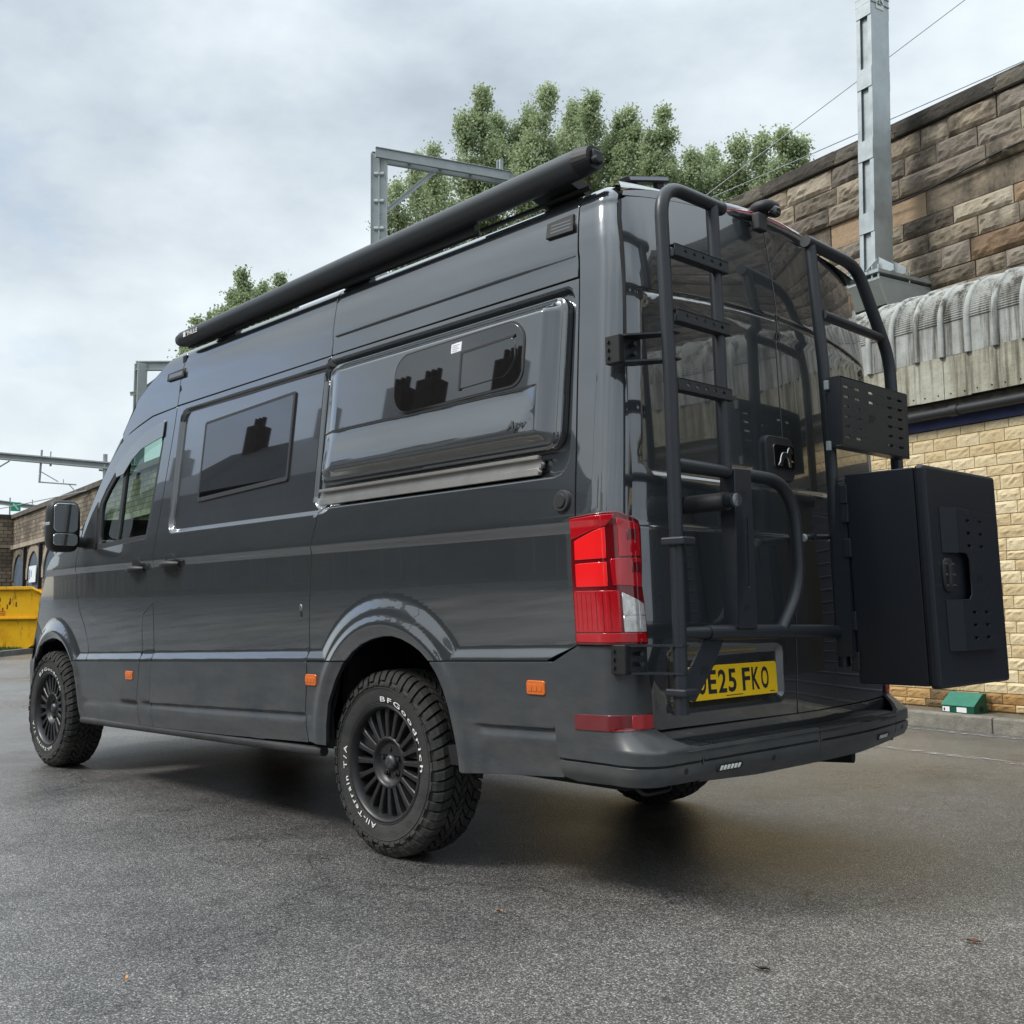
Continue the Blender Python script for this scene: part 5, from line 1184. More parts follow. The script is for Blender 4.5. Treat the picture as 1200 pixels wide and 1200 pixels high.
q.add([MP(-.38, .02, 3.98), MP(.26, .02, 3.98), MP(.26, .30, 3.40), MP(-.38, .30, 3.40)], [(0, 1, 2, 3)])
mpar(q.build('bracket', M_galv_far))
# number tag and strap near the top of the mast
q = MB(); mbox(q, .101, .106, -.07, .06, 7.46, 7.74); tg = mpar(q.build('number_tag', mat('tag_white', (.6, .66, .62), .5)))
for txt, z in (('13', 7.62), ('45', 7.50)):
    o = text_obj('tag_lettering', txt, .10, lambda a, b: MP(.1075, .045-a, z+b), M_black, tg, thick=.002); o.parent = tg
q = MB(); 
for z in (7.52, 7.60): q.tube([MP(-.104, -.150, z), MP(.106, -.150, z), MP(.106, .150, z)], .006, 6)
mpar(q.build('strap', M_galv))
# ================================================================== GANTRIES AND WIRES BEHIND THE WALL
CAMP = Vector((-3.5123, 3.5481, .9851))
def frame_thing(name, label, base, m):
    e_ = empty(name, base); tag(e_, label, 'gantry'); inv = Matrix.Translation(-Vector(base))
    def put(nm, mb, mm=None): o = mb.build(nm, mm or m); o.parent = e_; o.matrix_parent_inverse = inv; return o
    return put
def ibeam(q, a, b, w=.2, h=.2, t=.02, upv=(0, 0, 1)):
    a, b = Vector(a), Vector(b); d = (b-a).normalized(); u = Vector(upv); s = d.cross(u).normalized(); u = s.cross(d).normalized()
    def bar(c, ww, hh):
        V = []
        for p in (a, b):
            for i, j in ((-1, -1), (1, -1), (1, 1), (-1, 1)): V.append(p+u*c[1]+s*c[0]+s*i*ww/2+u*j*hh/2)
        q.add(V, [(0, 1, 2, 3), (7, 6, 5, 4), (0, 4, 5, 1), (1, 5, 6, 2), (2, 6, 7, 3), (3, 7, 4, 0)])
    bar((0, h/2), w, t); bar((0, -h/2), w, t); bar((0, 0), t, h-t)
put = frame_thing('railway_gantry', 'galvanised portal frame with diagonal brace standing in front of the tall trees', (18.63, -12.90, 0), M_galv_far)
pm = (18.63, -12.75); zt_ = 13.18
q = MB(); 
for dx in (-.10, .10): ibeam(q, (pm[0]+dx*.69, pm[1]+dx*.72, 0), (pm[0]+dx*.69, pm[1]+dx*.72, zt_), .10, .22, .02, (.69, .72, 0))
put('post', q)
for z in np.arange(.6, zt_, .75):
    q = MB(); q.tube([(pm[0]-.13*.69, pm[1]-.13*.72, z), (pm[0]+.13*.69, pm[1]+.13*.72, z)], .07, 4); put('batten_plate', q)
bd_ = Vector((-.32, -.947, 0)).normalized()
q = MB()
for s_ in (-.16, .16):
    o_ = Vector((bd_.y, -bd_.x, 0))*s_; ibeam(q, Vector((*pm, zt_-.05))+o_-bd_*.15, Vector((*pm, zt_-.05))+o_+bd_*3.9, .09, .26, .02)
put('beam', q)
for k in range(3):
    p = Vector((*pm, zt_-.05))+bd_*(.9+k*.9); o_ = Vector((bd_.y, -bd_.x, 0))*.16; q = MB(); q.tube([p-o_, p+o_], .05, 4); put('batten_plate', q)
q = MB(); ibeam(q, Vector((*pm, zt_-1.75)), Vector((*pm, zt_-.25))+bd_*1.55, .09, .09, .03); put('brace', q)
q = MB(); p = Vector((*pm, zt_))+bd_*3.55; ibeam(q, p, p+Vector((0, 0, .45)), .12, .12, .03, (1, 0, 0)); put('insulator_post', q)

put = frame_thing('railway_gantry', 'small grey portal post just above the van cab roof', (34.7, -13.4, 0), M_galv_far)
q = MB(); ibeam(q, (34.90, -13.4, 0), (34.60, -13.41, 10.40), .36, .30, .06, (1, 0, 0)); put('post', q)
q = MB(); ibeam(q, (34.75, -13.3, 10.32), (31.0, -17.6, 10.35), .2, .3, .05); put('beam', q)
q = MB(); ibeam(q, (34.70, -13.4, 9.3), (33.9, -14.3, 10.2), .1, .1, .03); ibeam(q, (34.9, -13.15, 9.25), (34.5, -13.6, 9.35), .1, .1, .03); put('brace', q)

put = frame_thing('railway_gantry', 'long grey overhead boom with a hanging arm, nearer one at the left edge', (29.3, -7.94, 0), M_galv_far)
def gp(px, D, z):   # point on the far side at given offsets along the boom direction
    return Vector((30.13, -7.08, 0))+(Vector((27.93, -9.44, 0))-Vector((30.13, -7.08, 0)))*px+Vector((0, 0, z))
q = MB(); ibeam(q, gp(-2.0, 0, 6.42), gp(1.3, 0, 5.36), .22, .17, .04); put('boom', q)
q = MB(); q.tube([gp(.375, 0, 4.95), gp(.39, 0, 5.95)], .035, 6); put('drop_post', q)
q = MB(); q.tube([gp(.38, 0, 4.97), gp(.72, 0, 4.88)], .022, 6); q.tube([gp(.39, 0, 5.28), gp(.55, 0, 4.98)], .015, 6); q.tube([gp(.65, 0, 4.90), gp(.73, 0, 4.62)], .015, 6); q.tube([gp(.60, 0, 4.93), gp(.60, 0, 5.05)], .012, 6); put('registration_arm', q)
q = MB(); q.tube([gp(.47, 0, 5.55), gp(.475, 0, 5.90)], .02, 6); q.tube([gp(.475, 0, 5.45), gp(.475, 0, 5.62)], .035, 6); put('insulator_post', q)
q = MB(); q.tube([gp(-.15, 0, 5.15), gp(.09, 0, 5.62)], .02, 6); put('brace', q)
q = MB(); q.tube([gp(1.0, 0, 0), gp(.985, 0, 5.80)], .07, 8); q.tube([gp(.93, 0, 5.32), gp(1.03, 0, 5.28)], .03, 6); put('post', q)
put = frame_thing('railway_gantry', 'distant grey overhead boom low over the stone wall at the left edge', (59, -17.3, 0), M_galv_far)
a, b = Vector((60.6, -15.6, 7.52)), Vector((57.9, -18.5, 6.95))
q = MB(); ibeam(q, a+(a-b)*2, b, .28, .2, .05); put('boom', q)
q = MB(); p = a+(b-a)*.46; q.tube([p-Vector((0, 0, .75)), p+Vector((0, 0, .35))], .045, 6); p = b; q.tube([p-Vector((0, 0, 1.6)), p+Vector((0, 0, .45))], .05, 6); p = a+(b-a)*.78; q.tube([p, p+Vector((0, 0, .4))], .03, 6); put('drop_post', q)
sg_ = empty('signal_board', (58.5, -16.8, 7.1)); tag(sg_, 'small green square board with pale diagonal stripe hanging under the boom', 'sign')
u = Vector((.69, .72, 0)); M_green = mat('green_board', (.01, .30, .17), .4)
q = MB(); c0 = Vector((58.75, -17.05, 7.05)); nn = (CAMP-c0); nn.z = 0; nn.normalize(); lr = Vector((-nn.y, nn.x, 0))
def quad(q, c, w, h, d, mi=0, rot=0):
    V = []
    for o_ in (d, d-.05):
        for i, j in ((-1, -1), (1, -1), (1, 1), (-1, 1)):
            x_, z_ = i*w/2, j*h/2; x2, z2 = x_*math.cos(rot)-z_*math.sin(rot), x_*math.sin(rot)+z_*math.cos(rot); V.append(c+lr*x2+Vector((0, 0, z2))+nn*o_)
    q.add(V, [(0, 1, 2, 3), (7, 6, 5, 4), (0, 4, 5, 1), (1, 5, 6, 2), (2, 6, 7, 3), (3, 7, 4, 0)], False, mi)
quad(q, c0, .50, .50, 0); o = q.build('board', M_green); o.parent = sg_; o.matrix_parent_inverse = Matrix.Translation((-58.5, 16.8, -7.1))
q = MB(); quad(q, c0, .42, .06, .01, rot=-.9); o = q.build('stripe', M_white); o.parent = sg_; o.matrix_parent_inverse = Matrix.Translation((-58.5, 16.8, -7.1))

def wire(a, b, r, label, sag=.25):
    a, b = Vector(a), Vector(b); q = MB(); q.tube([a.lerp(b, t)-Vector((0, 0, sag*4*t*(1-t))) for t in np.linspace(0, 1, 17)], r, 5); o = q.build('overhead_wire', M_galv_far); tag(o, label, 'wire', None); return o
wire((-1.0, -18.4, 16.0), (12.9, -5.0-6.4, 6.3), .009, 'thin overhead wire crossing the sky from top right down to the van roof', 0.0)
wire((-2.2, -20.0, 13.4), (9.0, -9.9, 7.2), .009, 'thin overhead wire just above the coping of the right stone wall', 0.0)
wire((30.4, -16.5, 8.4), (70, -22, 6.2), .02, 'faint wire rising right from the left gantry boom towards the cab', .2)
wire((31, -13.0, 5.9), (75, -10, 5.9), .02, 'faint wire crossing the sky under the left gantry boom', .3)
wire((34, -15.5, 6.2), (80, -24, 5.6), .02, 'lowest faint wire just above the left stone wall', .2)

# ================================================================== FAR VIADUCT WALL WITH ARCHES (left)
A0 = Vector((44.0, -8.2, 0))    # placeholder, set from the two coping points below
def ray(px, py): d = rt*0; 
def dirw(px, py):
    x, y = (px-600)/FPX, (600-py)/FPX; return (r2*x+u2*y+fw)
pA = CAMP+dirw(115, 567)*40; pB = CAMP+dirw(16, 599)*53
fd = Vector((pB.x-pA.x, pB.y-pA.y, 0)); Lf = fd.length; fd.normalize(); fn_ = Vector((fd.y, -fd.x, 0))
if fn_.dot(CAMP-pA) > 0: fn_ = -fn_
def FW(u, w, z): return pA*1+fd*u+fn_*w+Vector((0, 0, z-pA.z))
Hc = 5.75
M_far = None
def far_stone(name, c1=(.30, .24, .175), c2=(.15, .125, .10), mo=(.085, .072, .058)):
    m, t, b, n, L = nodes(name); geo = n('ShaderNodeNewGeometry'); tc = n('ShaderNodeTexCoord')
    br = n('ShaderNodeTexBrick'); br.inputs['Scale'].default_value = 1.; br.inputs['Mortar Size'].default_value = .018; br.inputs['Brick Width'].default_value = .40; br.inputs['Row Height'].default_value = .185
    br.inputs['Color1'].default_value = (*c1, 1); br.inputs['Color2'].default_value = (*c2, 1); br.inputs['Mortar'].default_value = (*mo, 1); br.inputs['Bias'].default_value = -.1
    L(tc.outputs['UV'], br.inputs['Vector'])
    q = n('ShaderNodeTexNoise', i_Scale=.9, i_Detail=8., i_Roughness=.65); L(geo.outputs['Position'], q.inputs['Vector']); r = ramp(t, [(.35, (.42, .40, .38)), (.62, (1.1, 1.08, 1.0))]); L(q.outputs['Fac'], r.inputs[0])
    mx_ = n('ShaderNodeMix', data_type='RGBA', blend_type='MULTIPLY'); mx_.inputs[0].default_value = 1; L(br.outputs['Color'], mx_.inputs[6]); L(r.outputs[0], mx_.inputs[7]); L(mx_.outputs[2], b.inputs['Base Color']); b.inputs['Roughness'].default_value = .9
    bp = n('ShaderNodeBump'); bp.inputs['Strength'].default_value = .8; bp.inputs['Distance'].default_value = .06; L(br.outputs['Fac'], bp.inputs['Height']); bp.invert = True; L(bp.outputs[0], b.inputs['Normal'])
    return m
M_far = far_stone('coursed_stone_far')
fv = empty('arched_viaduct', tuple(FW(0, 0, 0))); tag(fv, 'distant dark stone viaduct with boarded arches behind the yellow skip', 'viaduct'); FI = Matrix.Translation(-FW(0, 0, 0))
def fpar(o): o.parent = fv; o.matrix_parent_inverse = FI; return o
# wall face with arch openings (chart u,z)
cornerU = Lf
arch_c = []
uu = cornerU-1.75
while uu > -26: arch_c.append(uu); uu -= 3.35
def arch_ol(c, hw=1.25, sp=2.62, z0=.15):
    return [(c-hw, z0)]+[(c-hw*math.cos(t), sp+(hw*1.02)*math.sin(t)) for t in np.linspace(0, math.pi, 14)]+[(c+hw, z0)]
def FM(s, v, off): return np.outer(np.ones_like(s), FW(0, 0, 0))+np.outer(s, fd)+np.outer(v, (0, 0, 1))-np.outer(np.zeros_like(s)+off, fn_)
def uvify(o, f):
    me = o.data; uvl = me.uv_layers.new(name='UVMap')
    for p in me.polygons:
        for li in p.loop_indices: uvl.data[li].uv = f(me.vertices[me.loops[li].vertex_index].co)
fuv = lambda co: ((co-FW(0, 0, 0)).dot(fd)+(co-FW(0, 0, 0)).dot(fn_), co.z)
o = panel('wall', [(-27, 0), (cornerU, 0), (cornerU, Hc), (-27, Hc)], FM, M_far, None, sp=4, rim=.5, holes=[arch_ol(c) for c in arch_c], grid=False, bevel=0, smooth_n=False); uvify(o, fuv); fpar(o)
M_board = mat('blue_grey_boarding', (.075, .10, .135), .7, var=.3, vscale=1.2)
for c in arch_c[:4]:
    o = panel('arch_boarding', arch_ol(c, 1.28, 2.62), FM, M_board, None, off=-.03, sp=4, rim=.0, grid=False, smooth_n=False); fpar(o)
    ring = [(c-1.25*math.cos(t), 2.62+1.275*math.sin(t)) for t in np.linspace(0, math.pi, 16)]+[(c+1.62*math.cos(t), 2.62+1.66*math.sin(t)) for t in np.linspace(0, math.pi, 16)]
    o = panel('arch_ring', ring, FM, M_st, None, off=.04, sp=2, rim=.04, grid=False, smooth_n=False); fpar(o)
    q = MB(); V = [FW(a, b_, z) for a in (c-1.25, c+1.25) for b_ in (.10, .16) for z in (1.9, 2.05)]; q.add(V, [(0, 1, 3, 2), (4, 6, 7, 5), (0, 4, 5, 1), (2, 3, 7, 6), (0, 2, 6, 4), (1, 5, 7, 3)]); fpar(q.build('transom', mat('pale_transom', (.35, .36, .38), .7)))
for c in arch_c[4:]:
    o = panel('arch_boarding', arch_ol(c, 1.28, 2.62), FM, M_board, None, off=-.03, sp=4, rim=.0, grid=False, smooth_n=False); fpar(o)
def fbox(nm, u0, u1, w0, w1, z0, z1, m, uv=True):
    q = MB(); V = [FW(a, b_, z) for a in (u0, u1) for b_ in (w0, w1) for z in (z0, z1)]; q.add(V, [(0, 1, 3, 2), (4, 6, 7, 5), (0, 4, 5, 1), (2, 3, 7, 6), (0, 2, 6, 4), (1, 5, 7, 3)]); o = q.build(nm, m); uvify(o, fuv) if uv else None; return fpar(o)
fbox('coping', -27, cornerU, -.12, .7, Hc, Hc+.20, M_cop, False)
fbox('string_course', -27, cornerU, -.12, .2, Hc-1.55, Hc-1.35, M_st, False)
M_fard = M_far
fbox('end_bastion', cornerU, cornerU+14, -1.1, 2, 0, Hc+.05, M_far); fbox('coping', cornerU-.05, cornerU+14, -1.2, 2.1, Hc+.05, Hc+.22, M_cop, False); fbox('string_course', cornerU-.05, cornerU+14, -1.2, 0, Hc-1.45, Hc-1.3, M_st, False)
for c in arch_c[:4]: fbox('downpipe', c-1.75, c-1.63, -.15, -.02, 0, Hc-1.6, M_black, False)
fbox('parapet_core', -27, cornerU, .6, 3, 0, Hc-.1, M_dark, False)
# notice on the second arch
nb = FM(np.array([arch_c[1]-.95, arch_c[1]+.35]), np.array([2.55, 3.25]), .10)
sb = empty('notice_board', tuple(nb[0])); tag(sb, 'white notice board with blue print on the second arch', 'sign'); 
q = MB(); c = arch_c[1]
for (a0, a1, z0, z1, m_, d_, nm) in ((c-.9, c+.5, 2.45, 3.2, mat('notice_white', (.75, .78, .8), .5), .10, 'board'), (c+.22, c+.36, 2.6, 3.05, mat('notice_blue', (.03, .10, .32), .5), .106, 'print'), (c-.10, c+.02, 2.7, 3.0, mat('notice_blue'), .106, 'print')):
    o = panel(nm, [(a0, z0), (a1, z0), (a1, z1), (a0, z1)], FM, m_, None, off=d_, sp=3, rim=.04, grid=False, smooth_n=False); o.parent = sb; o.matrix_parent_inverse = Matrix.Translation(-Vector(nb[0]))

# verge with kerb
kl = lambda t: Vector((22.8+.8*t, -4.9-.6*t, 0))
M_vk = mat('old_kerb', (.16, .155, .14), .85, var=.3, vscale=3)
q = MB(); a, b = kl(-4), kl(28); nrm = Vector((.6, .8, 0))
V = [p+nrm*w+Vector((0, 0, z)) for p in (a, b) for w in (0, .15) for z in (-.05, .13)]; q.add(V, [(0, 1, 3, 2), (4, 6, 7, 5), (0, 4, 5, 1), (2, 3, 7, 6), (0, 2, 6, 4), (1, 5, 7, 3)]); link('verge_kerb', pymesh('verge_kerb', q.V, q.F), M_vk, kind='structure')
M_grass = stone_mat('short_grass', [(.2, (.030, .055, .012)), (.5, (.065, .11, .022)), (.8, (.11, .14, .05))], sc=2., bump=.8, objvar=False)
# direction beyond the kerb as seen from the yard
V = [a+nrm*.16, b+nrm*.16, b+nrm*5, a+nrm*5]
link('verge', pymesh('verge', [(v.x, v.y, .11) for v in V], [(0, 1, 2, 3)]), M_grass, kind='structure')
gr = MB()
for k in range(9000):
    t_ = rng.uniform(-4, 8); w = min(4.9, abs(rng.normal(0, 1.3))+.2); p = kl(t_)+nrm*w; h = rng.uniform(.04, .10)*(2.4 if rng.random() < .03 else 1); a_ = rng.uniform(0, math.pi); d_ = Vector((math.cos(a_), math.sin(a_), 0))*.02; l_ = Vector((rng.normal(0, .02), rng.normal(0, .02), 0))
    b0 = len(gr.V); gr.V += [tuple(p-d_+Vector((0, 0, .10))), tuple(p+d_+Vector((0, 0, .10))), tuple(p+l_+Vector((0, 0, .11+h)))]; gr.F.append((b0, b0+1, b0+2)); gr.sm.append(False); gr.mi.append(0)
o = link('grass', pymesh('grass', gr.V, gr.F), M_grass); o['kind'] = 'stuff'; o['label'] = 'short grass growing along the verge below the skip'; o['category'] = 'grass'

# ================================================================== SKIP
M_skip = stone_mat('rusty_yellow_skip_paint', [(.2, (.55, .24, .01)), (.5, (.80, .42, .012)), (.8, (.84, .48, .02))], sc=2., bump=.15, rough=.5, dirt=((6., 6., 2.), .56, .72, (.20, .075, .02)), objvar=False)
skp = empty('skip', (25.1, -5.7, .11)); tag(skp, 'yellow rusty waste skip on the grass verge in front of the arches', 'skip'); skp.rotation_euler = (0, 0, math.atan2(.73, .69)); skp.scale = (1, -1, 1)
# local: x along the length towards the left of the photo, y away
q = MB(); Hs = 1.56
side_ol = [(-.70, Hs), (-1.02, Hs-.16), (-.78, 0.1), (-.60, 0), (2.9, 0), (3.6, Hs-.16), (3.3, Hs)]
for y0, y1 in ((-.0, .04), (1.66, 1.70)): q.prism(side_ol, lambda u, v: (u, y0, v), lambda u, v: (u, y1, v))
q.add([(-.70, .04, Hs), (-.70, 1.66, Hs), (-1.02, 1.66, Hs-.16), (-1.02, .04, Hs-.16), (-.78, 1.66, .1), (-.78, .04, .1), (-.60, 1.66, 0), (-.6, .04, 0), (2.9, 1.66, 0), (2.9, .04, 0), (3.6, 1.66, Hs-.16), (3.6, .04, Hs-.16)], [(3, 2, 4, 5), (5, 4, 6, 7), (7, 6, 8, 9), (9, 8, 10, 11)])
sk = q.build('body', M_skip, skp)
q = MB(); q.box(-.74, 3.35, -.05, .07, Hs-.05, Hs+.03, .008); q.build('top_rail', M_skip, skp)
q = MB(); q.tube([(-.70, -.02, Hs), (-1.03, -.02, Hs-.17)], .04, 4); q.build('top_rail', M_skip, skp)
M_rust = mat('rust', (.10, .035, .015), .9, var=.5, vscale=10)
q = MB(); q.box(-.86, 3.2, -.055, .0, .76, .80); q.build('side_rib', M_skip, skp)
q = MB(); q.box(-.86, 3.2, -.057, .0, .745, .759); q.build('weld_line', M_rust, skp)
q = MB(); q.box(-.70, 3.3, -.052, -.048, Hs-.072, Hs-.055); q.build('weld_line', M_rust, skp)
q = MB()
for k in range(14):
    x0, z0 = rng.uniform(-.35, .45), rng.uniform(.88, 1.25); q.box(x0, x0+.03, -.004, -.001, z0, z0+rng.uniform(.04, .16))
q.build('scrape', M_rust, skp)
# diamond-shaped hazard mark
q = MB(); q.prism([(.55, 1.0), (.78, 1.22), (1.01, 1.0), (.78, .84)], lambda u, v: (u, -.006, v), lambda u, v: (u, -.001, v)); q.build('hazard_mark', mat('faded_red', (.45, .07, .02), .6), skp)
q = MB(); q.prism([(.62, 1.0), (.78, 1.15), (.94, 1.0), (.78, .89)], lambda u, v: (u, -.010, v), lambda u, v: (u, -.007, v)); q.build('hazard_mark', M_skip, skp)
q = MB()
for k in range(3): q.box(-.05, .40, -.004, -.001, .86+k*.045, .88+k*.045)
q.build('faded_print', mat('faded_red'), skp)

# ================================================================== BAIT BOX
bb = empty('bait_box', W(.62, -.13, .112)); tag(bb, 'dark green sloped-lid bait box on the footway at the yellow wall', 'box'); BI = Matrix.Translation(-Vector(W(.62, -.13, .112)))
M_bb = mat('green_plastic', (.008, .075, .045), .4, var=.15, vscale=20); M_bbl = mat('green_plastic_lid', (.03, .17, .12), .35, var=.15, vscale=20)
q = MB(); ol = [(-.22, 0), (-.22, .055), (-.10, .150), (-.05, .150), (-.04, 0)]
q.prism(ol, lambda w, z: W(.462, w, .112+z), lambda w, z: W(.755, w, .112+z)); o = q.build('body', M_bb); o.parent = bb; o.matrix_parent_inverse = BI
q = MB(); q.prism([(-.226, .056), (-.226, .062), (-.10, .158), (-.045, .158), (-.045, .151), (-.10, .151)], lambda w, z: W(.458, w, .112+z), lambda w, z: W(.759, w, .112+z)); o = q.build('lid', M_bbl); o.parent = bb; o.matrix_parent_inverse = BI
for (a, b) in ((.470, .535), (.600, .690)):
    q = MB(); q.add([W(a, -.2225, .12), W(b, -.2225, .12), W(b, -.2225, .160), W(a, -.2225, .160)], [(0, 1, 2, 3)]); o = q.build('label_sticker', M_sticker); o.parent = bb; o.matrix_parent_inverse = BI
q = MB(); q.add([W(.482, -.2235, .126), W(.492, -.2235, .126), W(.494, -.2235, .145), W(.487, -.2235, .153), W(.480, -.2235, .142)], [(0, 1, 2, 3, 4)]); o = q.build('sticker_print', M_black); o.parent = bb; o.matrix_parent_inverse = BI
q = MB(); q.tube([W(.757, -.12, .150), W(.7605, -.12, .150)], .022, 14); o = q.build('entry_hole', M_black); o.parent = bb; o.matrix_parent_inverse = BI

# ================================================================== TREES
def leaf_mat(name, c1, c2, c3):
    m, t, b, n, L = nodes(name); oi = n('ShaderNodeNewGeometry'); q = n('ShaderNodeTexNoise', i_Scale=1.1, i_Detail=4., i_Roughness=.7); L(oi.outputs['Position'], q.inputs['Vector'])
    a = n('ShaderNodeMath', operation='MULTIPLY_ADD'); a.inputs[1].default_value = .5; L(oi.outputs['Random Per Island'], a.inputs[0]); L(q.outputs['Fac'], a.inputs[2])
    r = ramp(t, [(.35, c1), (.75, c2), (1.0, c3)]); L(a.outputs[0], r.inputs[0]); L(r.outputs[0], b.inputs['Base Color']); b.inputs['Roughness'].default_value = .5
    tr = n('ShaderNodeBsdfTranslucent'); L(r.outputs[0], tr.inputs['Color']); mx_ = n('ShaderNodeMixShader'); mx_.inputs[0].default_value = .48; L(b.outputs[0], mx_.inputs[1]); L(tr.outputs[0], mx_.inputs[2]); L(mx_.outputs[0], t.nodes['Material Output'].inputs[0])
    return m
M_leaf = leaf_mat('poplar_leaves', (.20, .25, .12), (.34, .41, .215), (.50, .57, .37))
M_leaf2 = leaf_mat('dark_leaves', (.16, .21, .10), (.27, .34, .17), (.44, .50, .31))
M_bark = mat('bark', (.10, .085, .065), .9, var=.4, vscale=5, bump=.5)
def tree(x, y, zb, leaders, label, m, nl, leaf=.072, cat='tree', name='poplar_tree', group=None, seed=1):
    """leaders: list of (dx, dy, top z, base z, radius) upright boughs, each a feathery spire of leaf sprays"""
    r = np.random.default_rng(seed); e_ = empty(name, (x, y, zb)); tag(e_, label, cat, group)
    q = MB(); ztop = max(l[2] for l in leaders)
    q.tube([(x, y, 0) if False else (0, 0, 0), (.05, .05, (ztop-zb)*.35), (0, 0, (ztop-zb)*.8)], .2, 8, radii=[.26, .18, .06]); q.build('trunk', M_bark, e_)
    nl = int(nl*2.3); P_ = []; SZ = []; lim = MB()
    tot = sum((l[2]-l[3])*l[4] for l in leaders)
    for (dx, dy, zt, z0, rd) in leaders:
        z0r, ztr = z0-zb, zt-zb; base = np.array([dx*.35, dy*.35, max(.5, z0r-2.)])
        lim.tube([tuple(base), (dx*.8, dy*.8, z0r+(ztr-z0r)*.3), (dx, dy, ztr-.15)], .05, 5, radii=[.09, .05, .012])
        n_ = int(nl*(zt-z0)*rd/tot); nsp = max(12, int((zt-z0)*rd*13))
        # sprays: side twigs rising outward, each carrying leaves
        for k in range(nsp):
            t_ = r.uniform(0, 1)**.85; h = z0r+(ztr-z0r)*t_; env = rd*(1-t_**1.25)**.85*(.42+1.0*r.random()); a = r.uniform(0, 2*math.pi)
            L_ = env*r.uniform(.65, 1.05)+.12; ux, uy = math.cos(a), math.sin(a); cx, cy = dx*(.6+.4*t_), dy*(.6+.4*t_)
            mlv = max(4, n_//nsp); s_ = r.uniform(.25, 1.0, mlv)*L_; rise = .75
            sc = .09+.09*L_
            pts = np.stack([cx+ux*s_+r.normal(0, sc, mlv), cy+uy*s_+r.normal(0, sc, mlv), h+s_*rise-.35*L_+r.normal(0, sc*1.1, mlv)], 1); P_.append(pts)
            if k % 4 == 0: lim.tube([(cx, cy, h-.35*L_), (cx+ux*L_*.9, cy+uy*L_*.9, h+L_*rise*.9-.35*L_)], .012, 3, cap=False)
        m2 = n_//10; tt = r.uniform(.55, 1.05, m2); P_.append(np.stack([dx+r.normal(0, .13, m2), dy+r.normal(0, .13, m2), z0r+(ztr-z0r)*tt+r.normal(0, .08, m2)], 1))
    lim.build('limb', M_bark, e_)
    P_ = np.concatenate(P_); n_ = len(P_); A = r.normal(0, 1, (n_, 3)); A /= np.linalg.norm(A, axis=1)[:, None]; B = np.cross(A, r.normal(0, 1, (n_, 3))); B /= np.linalg.norm(B, axis=1)[:, None]
    S = (leaf*r.uniform(.6, 1.25, n_))[:, None]
    V = np.concatenate([P_-A*S*.6, P_+B*S*.42, P_+A*S*.6, P_-B*S*.42]).reshape(4, n_, 3).transpose(1, 0, 2).reshape(-1, 3)
    me = bpy.data.meshes.new('crown'); me.vertices.add(4*n_); me.vertices.foreach_set('co', V.ravel()); me.loops.add(4*n_); me.loops.foreach_set('vertex_index', np.arange(4*n_)); me.polygons.add(n_); me.polygons.foreach_set('loop_start', np.arange(n_)*4); me.polygons.foreach_set('loop_total', np.full(n_, 4)); me.update(calc_edges=True)
    o = link('crown', me, m, e_)
def T_at(px, top, D, spec, label, m=None, nl=16000, seed=1, **k):
    """tree at distance D; spec: spires as (px, top py, base py, radius px)"""
    c = CAMP+dirw(px, 715)*D; sc = D/FPX; lr_ = Vector((r2.x, r2.y, 0)).normalized(); fr_ = Vector((fw.x, fw.y, 0)).normalized(); r_ = np.random.default_rng(seed+50); L_ = []
    for (p, ty, by, rp) in spec:
        d = lr_*((p-px)*sc)+fr_*r_.uniform(-1.2, 1.2); p_ = CAMP+dirw(p, ty)*D; q_ = CAMP+dirw(p, by)*D; L_.append((d.x, d.y, p_.z, q_.z, rp*sc*1.42))
    tree(c.x, c.y, 0., L_, label, m or M_leaf, nl, seed=seed, **k)
T_at(490, 155, 33, [(468, 215, 320, 22), (490, 155, 300, 24), (512, 160, 300, 22), (480, 240, 330, 30), (455, 245, 300, 18), (520, 190, 320, 24), (535, 215, 330, 26)], 'leafy tree seen through the portal frame, leftmost of the tall row', nl=15000, seed=3, group='tall trees behind the van')
T_at(572, 95, 31, [(570, 94, 230, 20), (586, 112, 240, 18), (550, 135, 250, 20), (560, 170, 270, 28), (590, 160, 270, 24)], 'pointed tree just right of the portal frame behind the van', nl=14000, seed=4, group='tall trees behind the van')
T_at(628, 86, 30, [(628, 86, 220, 17), (612, 105, 230, 17), (648, 92, 220, 17), (625, 150, 270, 30), (650, 150, 270, 26)], 'pointed tree behind the rear end of the awning, third of the tall row', nl=15000, seed=5, group='tall trees behind the van')
T_at(685, 86, 31, [(683, 86, 220, 17), (700, 108, 230, 16), (668, 110, 230, 16), (680, 150, 270, 28), (705, 170, 260, 24)], 'pointed tree just right of the awning end cap', nl=15000, seed=6, group='tall trees behind the van')
T_at(745, 104, 30, [(742, 107, 230, 17), (753, 104, 230, 15), (728, 125, 240, 18), (740, 165, 270, 28), (765, 160, 260, 22)], 'leafy tree behind the roof lamp of the van', nl=14000, seed=7, group='tall trees behind the van')
T_at(788, 114, 29, [(787, 114, 230, 14), (800, 150, 250, 18), (775, 150, 250, 18), (790, 190, 270, 26)], 'slim pointed tree over the rear doors of the van', nl=10000, seed=8, group='tall trees behind the van')
T_at(855, 140, 29, [(835, 160, 270, 22), (857, 140, 270, 20), (875, 158, 280, 20), (845, 200, 290, 28), (820, 175, 270, 20), (875, 205, 300, 26)], 'broad leafy tree above the rear camera, left of the stone coping', nl=17000, seed=9, group='tall trees behind the van')
T_at(925, 147, 28, [(905, 148, 280, 18), (925, 158, 280, 18), (943, 163, 270, 15), (915, 195, 290, 24), (895, 185, 290, 22), (948, 190, 280, 12)], 'rightmost leafy tree touching the coping of the stone wall', nl=14000, seed=10, group='tall trees behind the van')
